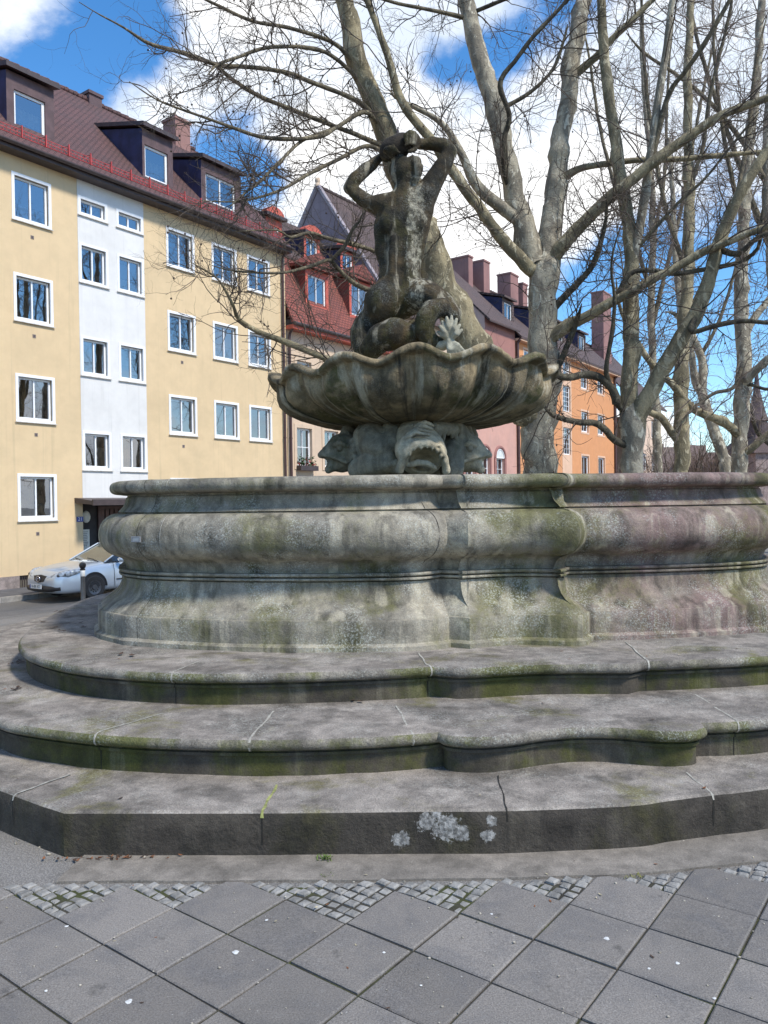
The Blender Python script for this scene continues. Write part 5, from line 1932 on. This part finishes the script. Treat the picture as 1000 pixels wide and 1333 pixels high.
def plane_tree(label, stems, limbs, Yb, density=1., twig_len=1., seeds=120, bark_m='bark', name='plane_tree', up=.25, group=None, t_r=1., gz=None):
    """stems / limbs: lists of (picture points (x, y, radius), depth at start, depth at end, material)"""
    s0 = stems[0][0][0]
    foot = at(s0[0], s0[1], stems[0][1])
    foot[2] = ground_z(foot[0], foot[1]) if gz is None else gz
    root = thing(name, label, 'tree', tuple(foot), 0, group)
    allp, allt, allr, alll = [], [], [], []

    seen = []

    def trace(item, nm, sides):
        pts, Ya, Yb_, mat = item
        pts = [tuple(p) for p in pts]
        if nm == 'limb':
            kf = {'limb': .62, 'limb_dark': .74, 'bark_olive': .86, 'bark': .9}[mat]
            a, b = np.array(pts[-2][:2]), np.array(pts[-1][:2])
            pts = [(x, y, r_ * kf * (1 if i == 0 else 1)) for i, (x, y, r_) in enumerate(pts)]
            e = b + (b - a) * .8 + RNG.normal(0, 6, 2)
            pts.append((e[0], e[1], .55))
            S_ = np.concatenate(seen)
            j = int(np.argmin((S_[:, 3] - pts[0][0]) ** 2 + (S_[:, 4] - pts[0][1]) ** 2))
            Ya = S_[j, 1]
            pts[0] = (S_[j, 3], S_[j, 4], pts[0][2])
        q = [at(p[0], p[1], Ya + (Yb_ - Ya) * k / (len(pts) - 1)) for k, p in enumerate(pts)]
        rr = [p[2] * (Ya + (Yb_ - Ya) * k / (len(pts) - 1)) / F for k, p in enumerate(pts)]
        A = np.column_stack([q, rr])
        if nm == 'trunk':
            A = np.vstack([[foot[0], foot[1], foot[2] - .15, rr[0] * 1.45], [foot[0], foot[1], foot[2] + .35, rr[0] * 1.12], A]) if item is stems[0] else A
        L = np.linalg.norm(np.diff(A[:, :3], axis=0), axis=1).sum()
        n = max(6, int(L / .12))
        B = catmull(A, n)
        B[:, 3] = np.maximum(B[:, 3], .004)
        cx = np.array([project(p[:3]) for p in B])
        seen.append(np.column_stack([B[:, :3], cx]))
        d = np.array([mnoise.noise_vector(Vector(p[:3]) * 1.6) for p in B])
        B[1:-1, :3] += d[1:-1] * B[1:-1, 3:4] * .35
        v, f = tube_batch(B[None, :, :3], B[None, :, 3], sides)
        # knots and swellings
        c = np.repeat(B[:, :3], sides, 0)
        k = np.array([1 + .14 * mnoise.noise(Vector(p) * 3.5) + .09 * mnoise.noise(Vector(p) * 10) + max(0, mnoise.noise(Vector(p) * 2.2 + Vector((9, 3, 1))) - .42) * 1.6 for p in v])
        v = c + (v - c) * k[:, None]
        b = [list(range(len(v) - sides, len(v)))]
        me_v = v - foot
        me = mesh_np(nm, me_v, [list(x) for x in f] + b, M[mat], None, 180)
        link(nm, me, root)
        T = np.gradient(B[:, :3], axis=0)
        T /= np.linalg.norm(T, axis=1, keepdims=True)
        use = B[:, 3] < (.16 if nm == 'trunk' else 9)
        allp.append(B[use, :3])
        allt.append(T[use])
        allr.append(B[use, 3])
    for s_ in stems:
        trace(s_, 'trunk', 18)
    for l_ in limbs:
        trace(l_, 'limb', 10)
    P, T, Rr = np.concatenate(allp), np.concatenate(allt), np.concatenate(allr)
    out = np.clip(Rr / .05, .55, 1.5)
    n1 = int(len(P) * .62 * density)
    b1, r1 = spawn(P, T, Rr, n1, (.6 * twig_len, 2.1 * twig_len), .0125 * t_r, 10, up, (30, 80), .42, out)
    s = flat_samples(b1, r1)
    b2, r2 = spawn(*s, int(n1 * 6.5), (.25 * twig_len, 1.0 * twig_len), .0072 * t_r, 8, up * .5, (28, 75), .48)
    s = flat_samples(b2, r2)
    b3, r3 = spawn(*s, int(n1 * 22), (.12 * twig_len, .42 * twig_len), .0046 * t_r, 5, up * .2, (25, 70), .4)
    vs, fs, off = [], [], 0
    for B, Rb, sd_ in ((b1, r1, 5), (b2, r2, 4), (b3, r3, 3)):
        v, f = tube_batch(B, Rb, sd_)
        vs.append(v)
        fs.append(f + off)
        off += len(v)
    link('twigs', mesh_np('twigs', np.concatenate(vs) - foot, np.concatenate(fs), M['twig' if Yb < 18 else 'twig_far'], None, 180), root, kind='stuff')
    if seeds:
        mb = MB()
        for e in b3[RNG.integers(0, len(b3), seeds)][:, -1]:
            p = e - foot
            ln = RNG.uniform(.06, .16)
            mb.tube([p, p + np.array((.01, 0, -ln))], .0018, 3, cap=False)
            mb.sphere(p + np.array((.01, 0, -ln - .015)), .018, 6, 4)
        mb.build('seed_balls', M['seed'], root, 180, kind='stuff')
    return root


B_, O_, L_, D_ = 'bark', 'bark_olive', 'limb', 'limb_dark'
YA = 15.5
plane_tree('large plane tree directly behind the bowl, one stem leaning left behind the figure', [
    ([(702, 612, 22), (699, 560, 21), (705, 500, 21), (708, 440, 18.5), (708, 390, 18.5), (710, 352, 19), (711, 335, 13), (712, 322, 4)], YA, YA, B_),
    ([(700, 548, 18), (660, 505, 23), (613, 445, 23), (580, 385, 22), (555, 312, 20.5), (535, 255, 18.5), (516, 210, 16), (496, 160, 13.5), (478, 112, 13), (462, 60, 13), (447, 0, 11), (436, -60, 9), (425, -130, 6)], YA, YA - 1.0, O_),
    ([(703, 352, 17), (690, 318, 15), (672, 260, 13), (655, 190, 12.5), (640, 125, 12.5), (622, 65, 11.5), (607, 0, 10.5), (598, -60, 8), (590, -140, 5)], YA, YA + .8, B_),
    ([(712, 350, 16), (717, 310, 14.5), (722, 255, 13), (735, 150, 11), (746, 75, 11), (760, 0, 10), (770, -60, 8), (778, -140, 5)], YA, YA + 1.2, B_),
], [
    ([(706, 350, 11), (684, 345, 10.5), (650, 305, 9), (615, 260, 8.5), (585, 215, 8), (555, 175, 7), (525, 135, 6.5), (510, 90, 6), (500, 55, 5), (478, 0, 4.5), (470, -40, 3)], YA, YA - 1.6, O_),
    ([(683, 300, 9), (655, 270, 9), (620, 240, 8), (600, 200, 6), (580, 165, 4.5), (545, 142, 3), (520, 130, 2)], YA + .2, YA - .6, B_),
    ([(672, 262, 6), (657, 225, 5), (656, 180, 5), (663, 150, 4.6), (651, 108, 4.5), (672, 78, 4), (700, 42, 4), (735, 4, 3), (760, -30, 2)], YA + .2, YA - 1.2, D_),
    ([(716, 342, 12), (740, 310, 10), (780, 270, 9), (820, 235, 8.5), (880, 190, 7.5), (940, 150, 6.5), (1000, 127, 5.5), (1060, 100, 4)], YA, YA - 2.2, O_),
    ([(738, 240, 5.5), (755, 220, 5), (800, 212, 4.5), (850, 208, 4), (900, 206, 4), (1000, 197, 3)], YA + .4, YA - 1., O_),
    ([(750, 105, 6), (775, 75, 5.5), (800, 48, 5), (850, 0, 4), (880, -30, 3)], YA + .8, YA - .5, O_),
    ([(714, 452, 10), (736, 427, 9.5), (767, 410, 8), (806, 388, 7), (846, 366, 6.4), (912, 331, 6), (950, 313, 5.4), (1000, 295, 5), (1050, 275, 5)], YA, YA - 2.8, O_),
    ([(800, 392, 5), (820, 357, 4.5), (850, 352, 4.5), (880, 356, 4.5), (925, 350, 4), (965, 340, 4), (987, 322, 3.5), (990, 295, 3)], YA - 1., YA - 2.2, D_),
    ([(711, 415, 7), (735, 386, 6.5), (752, 370, 5.5), (772, 344, 5), (786, 300, 4), (790, 270, 2.5)], YA, YA - 1., D_),
    ([(712, 500, 6), (725, 480, 5.5), (745, 435, 5), (752, 415, 4)], YA, YA - .8, D_),
    ([(498, 165, 7), (470, 135, 5.5), (440, 120, 5), (400, 105, 4.6), (375, 95, 4.5), (320, 87, 4.5), (285, 85, 4.8), (240, 70, 4.6), (195, 57, 4.2), (160, 35, 2.2), (128, 18, 1.2)], YA - .8, YA - 3.6, L_),
    ([(505, 200, 6), (450, 170, 5), (390, 147, 4.6), (335, 123, 4.5), (302, 103, 4.3), (283, 86, 4)], YA - .8, YA - 3.2, L_),
    ([(503, 165, 5), (475, 146, 4.6), (437, 167, 4.4), (415, 178, 4.4), (350, 180, 4.2), (300, 165, 3.4), (250, 147, 2.6), (205, 130, 1.8)], YA - .8, YA - 3.8, L_),
    ([(490, 95, 6), (440, 60, 4.5), (380, 37, 4), (327, 27, 3.4), (280, 5, 2.6), (250, -10, 2)], YA - .8, YA - 3., L_),
    ([(480, 112, 5), (435, 75, 4.2), (400, 62, 4), (350, 62, 3.6), (310, 74, 3.2), (284, 84, 3)], YA - .8, YA - 3.2, L_),
    ([(440, 180, 4), (395, 182, 3.6), (370, 205, 3.3), (340, 235, 2.8), (318, 252, 2)], YA - 1.6, YA - 3.4, L_),
    ([(530, 205, 5), (480, 190, 4.4), (435, 210, 4), (400, 228, 3.4), (360, 250, 3), (310, 262, 2)], YA - .8, YA - 3.4, L_),
    ([(580, 318, 7), (540, 330, 6), (498, 332, 5), (480, 324, 4.6), (455, 317, 4.4), (422, 309, 4), (403, 303, 3.6), (378, 309, 3), (362, 300, 2), (330, 300, 1.5)], YA - .4, YA - 3., L_),
    ([(612, 388, 8), (560, 392, 7), (520, 390, 6), (488, 380, 5.4), (459, 367, 5), (439, 349, 4.6), (429, 339, 4.2), (406, 346, 3.8), (373, 354, 3), (340, 355, 2.4), (300, 352, 1.6)], YA - .4, YA - 3.2, L_),
    ([(430, 340, 3.6), (449, 320, 3.2), (458, 300, 2.6), (470, 285, 1.8)], YA - 2.4, YA - 2.2, D_),
    ([(660, 520, 9), (600, 515, 7.5), (500, 497, 6.2), (415, 463, 5), (372, 445, 4.4), (340, 434, 4), (312, 416, 3.6), (303, 396, 2.4), (286, 366, 1.6), (268, 352, 1.2)], YA - .2, YA - 3.4, O_),
    ([(606, 30, 5), (570, 15, 4), (520, 5, 3.4), (480, -6, 3)], YA + .6, YA - .4, L_),
    ([(645, 150, 4.5), (690, 120, 4), (720, 90, 3.4), (735, 50, 3)], YA + .6, YA + .2, L_),
    ([(610, 15, 4), (650, 2, 3.4), (700, -15, 3)], YA + .6, YA - .4, D_),
], YA, density=.8, twig_len=1.0, seeds=260)

YB = 14.6
plane_tree('plane tree right of the bowl with a thick fork just above the rim', [
    ([(823, 610, 13.5), (823, 575, 14.5), (825, 550, 17), (827, 535, 14), (829, 520, 5)], YB, YB, B_),
    ([(821, 556, 12), (818, 505, 10.5), (820, 454, 10.5), (822, 388, 10), (822, 322, 8.8), (812, 250, 8), (800, 175, 7.2), (788, 90, 6.5), (782, 0, 5.5), (776, -70, 4)], YB, YB + .9, O_),
    ([(828, 558, 13), (840, 522, 11.5), (860, 485, 10.5), (885, 445, 10), (912, 397, 9.5), (934, 326, 8), (948, 285, 7.4), (965, 250, 6.8), (1000, 195, 6), (1040, 130, 4.5)], YB, YB - 1.2, O_),
], [
    ([(824, 345, 6.5), (838, 270, 6.4), (848, 200, 6), (857, 130, 5.6), (868, 60, 5), (876, 0, 4.4), (884, -60, 3)], YB + .5, YB - .4, B_),
    ([(812, 540, 6), (803, 525, 5.5), (791, 494, 4.6), (789, 476, 4.2), (797, 432, 3.8), (800, 388, 3.2), (796, 350, 2.2), (800, 320, 1.6)], YB, YB - 1.2, D_),
    ([(812, 585, 7), (800, 573, 6.5), (789, 560, 6.2), (775, 551, 5.8), (758, 551, 5.6), (738, 547, 5.2), (720, 540, 4.8)], YB, YB - .7, D_),
    ([(806, 522, 8), (797, 507, 7.5), (780, 491, 7), (766, 488, 6.6), (753, 489, 6.2), (738, 491, 6), (718, 485, 5.2)], YB, YB - .7, D_),
    ([(934, 326, 6), (960, 330, 5), (985, 310, 4), (1020, 300, 3)], YB - 1., YB - 1.8, D_),
    ([(846, 222, 6), (870, 125, 5.6), (890, 95, 5), (915, 60, 5), (952, -4, 4)], YB + .1, YB - 1.2, L_),
    ([(905, 405, 6), (901, 432, 5), (934, 424, 4.4), (967, 418, 4), (1000, 420, 3.4)], YB - .8, YB - 1.6, D_),
    ([(822, 330, 5), (850, 300, 4), (885, 262, 3.6), (920, 230, 3), (960, 180, 2.4)], YB + .5, YB - .6, L_),
], YB, density=.36, seeds=120)

YC = 20.
plane_tree('slim upright plane tree, second trunk to the right of the orange house', [
    ([(887, 606, 9.5), (889, 575, 10), (886, 540, 9), (888, 480, 9), (890, 430, 8.4), (893, 385, 8), (896, 335, 7.4), (897, 260, 6.8), (896, 180, 6), (895, 100, 5.2), (900, 0, 4.4), (902, -70, 3)], YC, YC + .8, O_),
], [
    ([(884, 578, 6.5), (868, 552, 6), (858, 541, 5.5), (846, 537, 4.8), (830, 520, 4), (815, 505, 3)], YC, YC - .6, O_),
    ([(892, 420, 6), (915, 370, 5.5), (940, 320, 5), (960, 250, 4.5), (975, 170, 4), (985, 80, 3.4)], YC, YC + 1.2, L_),
    ([(894, 360, 5.5), (875, 300, 5), (858, 230, 4.5), (846, 150, 4), (838, 70, 3.4), (835, -10, 2.6)], YC, YC + .4, L_),
    ([(896, 250, 5), (915, 190, 4.4), (925, 120, 4), (945, 40, 3.4), (955, -20, 2.4)], YC + .4, YC - .6, L_),
], YC, density=.40, twig_len=1.15, seeds=60, t_r=1.15)

YD = 21.
plane_tree('plane tree nearest the right edge with low crossing branches', [
    ([(962, 606, 10), (964, 560, 9.5), (967, 512, 10), (968, 468, 9.5), (966, 424, 9), (966, 380, 8.5), (968, 300, 7.5), (975, 200, 6.5), (985, 100, 5.5), (992, 0, 4.5)], YD, YD + .6, B_),
], [
    ([(967, 500, 6.5), (973, 494, 6), (987, 479, 6), (1005, 462, 5.5), (1040, 430, 5)], YD, YD - 1., B_),
    ([(968, 445, 6), (975, 428, 5.6), (985, 410, 5.2), (1002, 388, 4.8), (1030, 340, 4)], YD, YD + .4, B_),
    ([(966, 592, 6), (972, 588, 5.8), (987, 576, 5.6), (1005, 562, 5), (1040, 540, 4.4)], YD, YD - .8, O_),
    ([(960, 568, 7), (952, 556, 6.8), (934, 547, 6.4), (903, 532, 6), (877, 503, 5.6), (853, 479, 5), (831, 448, 4.4), (815, 420, 3.4), (805, 390, 2.4)], YD, YD - 2.4, O_),
    ([(968, 470, 4), (956, 503, 3.2), (930, 512, 3), (908, 527, 2.6), (890, 545, 2)], YD - .5, YD - 1.8, D_),
    ([(967, 500, 3.6), (978, 501, 3.2), (1000, 507, 3), (1030, 500, 2.6)], YD, YD - 1., D_),
    ([(970, 285, 5), (950, 220, 4.4), (938, 150, 4), (930, 70, 3.4), (928, 0, 2.6)], YD, YD + .4, L_),
], YD, density=.40, twig_len=1.1, seeds=50, t_r=1.15)

YE = 26.
plane_tree('leaning plane tree farther back between two upright trunks', [
    ([(946, 606, 8), (943, 596, 7), (932, 567, 7), (921, 534, 6.6), (914, 508, 6), (915, 479, 5.4), (908, 453, 5), (900, 437, 6), (888, 400, 5), (880, 340, 4), (876, 260, 3), (870, 180, 2.4)], YE, YE + .5, B_),
], [
    ([(914, 512, 5.5), (906, 500, 5.2), (902, 478, 5), (899, 455, 4.6), (892, 430, 4), (880, 410, 3)], YE, YE - .5, B_),
    ([(912, 465, 4), (935, 420, 3.6), (955, 360, 3), (970, 290, 2.4)], YE, YE, L_),
], YE, density=.35, twig_len=1.2, seeds=30, t_r=1.3)

YG = 24.
plane_tree('plane tree partly out of the picture at the right edge', [
    ([(1035, 612, 9), (1032, 540, 9), (1020, 460, 8), (1010, 380, 7.4), (1002, 300, 6.6), (998, 200, 6), (1004, 100, 5), (1012, 0, 4)], YG, YG, B_),
], [
    ([(1010, 600, 4), (989, 567, 3.6), (974, 521, 3), (962, 490, 2)], YG, YG - 1., D_),
    ([(1004, 330, 7), (975, 250, 6), (950, 180, 5), (925, 110, 4.4), (905, 40, 3.6), (895, -10, 3)], YG, YG - .5, L_),
    ([(1000, 240, 6), (970, 190, 5), (930, 140, 4.4), (885, 100, 3.6), (840, 70, 3)], YG, YG - 1., L_),
], YG, density=.35, twig_len=1.2, seeds=30, t_r=1.25)

YH = 29.
plane_tree('pale far plane tree seen between the fork and the upright trunk', [
    ([(858, 640, 5), (856, 560, 5), (850, 470, 4.6), (848, 400, 4.4), (850, 300, 4), (846, 200, 3.6), (838, 110, 3), (835, 20, 2.4)], YH, YH, B_),
], [
    ([(848, 430, 5), (865, 360, 4.4), (885, 280, 4), (900, 200, 3.4), (915, 120, 3), (930, 50, 2)], YH, YH, L_),
    ([(849, 380, 5), (825, 310, 4.4), (800, 240, 4), (780, 160, 3.4), (768, 80, 2.6)], YH, YH, L_),
    ([(850, 320, 4), (865, 230, 3.6), (868, 150, 3), (872, 70, 2.4)], YH, YH, L_),
], YH, density=.35, twig_len=1.5, seeds=0, t_r=1.5)

# bare shrubs far behind the rim
for k, (px, py, Y, label) in enumerate([(862, 606, 46., 'bare brown shrub left of the slim upright trunk'), (915, 606, 44., 'bare brown shrub right of the slim upright trunk'), (932, 606, 58., 'low bare bush before the old stone wall')]):
    f0 = at(px, py, Y)
    f0[2] = -.7
    root = thing('bare_shrub', label, 'shrub', tuple(f0), 0, 'bare shrubs behind the trees')
    base = np.array([f0 + np.array((RNG.uniform(-.4, .4), RNG.uniform(-.4, .4), 0)) for _ in range(26)])
    b0, r0 = spawn(base, np.tile((0., 0., 1.), (26, 1)), np.full(26, .08), 30, (4.2, 6.6), .035, 9, .3, (5, 34), .3)
    b1, r1 = spawn(*flat_samples(b0, r0), 420, (.6, 1.8), .018, 6, .2, (25, 60), .3)
    b2, r2 = spawn(*flat_samples(b1, r1), 2000, (.3, .9), .011, 5, .1, (25, 60), .3)
    v0, f0_ = tube_batch(b0, r0, 5)
    link('stems', mesh_np('stems', v0 - f0, f0_, M['limb_dark'], None, 180), root)
    v1, f1 = tube_batch(b1, r1, 3)
    v2, f2 = tube_batch(b2, r2, 3)
    link('twigs', mesh_np('twigs', np.concatenate([v1, v2]) - f0, np.concatenate([f1, f2 + len(v1)]), plain('shrub_twig', (.13, .085, .062), .9, .3, 2), None, 180), root, kind='stuff')

# ------------------------------------------------------------------ small things on the ground
# grit along the foot of the steps
mb = MB()
for k in range(1500):
    j = RNG.integers(0, len(C1))
    p, nn = C1[j], N1[j]
    if p[1] > 5 or abs(p[0]) > 3.5:
        continue
    right_side = p[0] > .9
    d = abs(RNG.normal(0, .03 if not right_side else .05)) + .004
    if not right_side and RNG.random() < .55:
        continue
    q = p + nn * d + RNG.normal(0, .02, 2)
    s_ = abs(RNG.normal(.0035, .0025)) + .0015
    mb.sphere((q[0], q[1], -.012 + s_ * .5), (s_ * RNG.uniform(.8, 1.5), s_, s_ * .7), 5, 4)
for k in range(260):                                           # and on the treads and slabs
    x, y = RNG.uniform(-2.2, 2.2), RNG.uniform(2.2, 3.6)
    s_ = abs(RNG.normal(.0022, .0012)) + .001
    mb.sphere((x, y, s_ * .5 - (.010 if y > border(x) else 0)), (s_ * 1.3, s_, s_ * .7), 5, 4)
mb.build('grit', plain('grit', (.30, .27, .22), .9, .5, 90), None, 180, kind='stuff')
# dry leaves and bits of bark lying about
mb = MB()


def leaf(x, y, z, s_, mi):
    a = RNG.uniform(0, 6.3)
    c, sn = math.cos(a), math.sin(a)
    pts = [(-1, 0, .2), (-.3, .42, .0), (.5, .35, .12), (1, 0, .35), (.5, -.35, .1), (-.3, -.42, .05), (0, 0, -.05)]
    v = [(x + s_ * (c * u - sn * w_), y + s_ * (sn * u + c * w_), z + s_ * h * .8) for u, w_, h in pts]
    mb.add(v, [(6, i, (i + 1) % 6) for i in range(6)], mi)


for k in range(70):
    x, y = RNG.normal(-1.38, .14), 3.80 + RNG.normal(0, .012)
    leaf(x, y, -.006 + RNG.uniform(0, .014), RNG.uniform(.006, .017), int(RNG.integers(0, 2)))
for C_, N_, z_, o_ in ((C1, N1, Z1, -.38), (C2, N2, Z2, -.55), (C3, N3, Z3, -.5)):
    for k in range(34):
        j = RNG.integers(0, len(C_))
        p = C_[j] + N_[j] / np.linalg.norm(N_[j]) * RNG.uniform(o_, -.05)
        if p[1] < 8 and abs(p[0]) < 4:
            leaf(p[0], p[1], z_ + .006, RNG.uniform(.008, .018), int(RNG.integers(0, 3)))
for k in range(40):
    leaf(RNG.uniform(-2.2, 2.2), RNG.uniform(2.2, 3.75), .003, RNG.uniform(.006, .013), int(RNG.integers(0, 3)))
for px, py, z_ in [(76, 797, Z3), (55, 811, Z3), (72, 818, Z3), (85, 822, Z3), (98, 812, Z3), (110, 817, Z3), (164, 855, Z3), (470, 913, Z2), (20, 866, Z2), (35, 862, Z2), (28, 897, Z2)]:
    x, y = on_z(px, py, z_)
    for q in range(3):
        leaf(x + RNG.normal(0, .03), y + RNG.normal(0, .03), z_ + .012, RNG.uniform(.018, .04), 0)
mb.build('fallen_leaves', [plain('dry_leaf', (.06, .035, .022), .9, .3, 30), plain('rust_leaf', (.19, .075, .03), .9, .3, 30), plain('straw_leaf', (.36, .31, .2), .9, .3, 30)], None, kind='stuff')
# weeds in the joint
for k, (px, py, n, h, label) in enumerate([(424, 1118, 40, .035, 'small green weed at the foot of the lowest step'), (424, 1139, 26, .022, 'tiny green weed in the joint beside the setts'), (828, 1140, 22, .020, 'small yellowish weed at the right end of the smooth strip')]):
    x, y = on_z(px, py, 0)
    wd_ = thing('weed', label, 'weed', (x, y, -.012))
    mb = MB()
    for q in range(n):
        a, l_ = RNG.uniform(0, 6.3), RNG.uniform(.5, 1.) * h
        b = np.array((RNG.normal(0, .018), RNG.normal(0, .012), 0))
        t = b + np.array((math.cos(a) * l_ * .9, math.sin(a) * l_ * .9, l_ * RNG.uniform(.4, 1.2)))
        sd_ = np.array((-math.sin(a), math.cos(a), 0)) * l_ * .16
        m_ = (b + t) / 2 + np.array((0, 0, l_ * .2))
        mb.add([b, m_ - sd_, t, m_ + sd_], [(0, 1, 2, 3)])
    mb.build('leaves', plain('weed_leaf', (.10, .15, .03) if k < 2 else (.22, .22, .04), .7, .3, 40), wd_)
# pale chewing gum spots trodden into the slabs
mb = MB()
for px, py, r_ in [(307, 1240, .013), (168, 1304, .012), (790, 1222, .011), (882, 1254, .008), (845, 1261, .006), (548, 1283, .005), (87, 1206, .008), (347, 1198, .007), (500, 1240, .006), (640, 1190, .006), (930, 1300, .007), (60, 1290, .006)]:
    x, y = on_z(px, py, 0)
    n = 11
    mb.add([(x, y, .0035)] + [(x + r_ * (1 + .25 * math.sin(3 * a + px)) * math.cos(a), y + r_ * (1 + .2 * math.cos(2 * a + py)) * math.sin(a), .0012) for a in np.linspace(0, 2 * math.pi, n, endpoint=False)], [(0, i + 1, (i + 1) % n + 1) for i in range(n)])
mb.build('gum_spots', plain('old_gum', (.55, .55, .53), .8, .2, 60), None, 180, kind='stuff')
# whitish splash on the strip
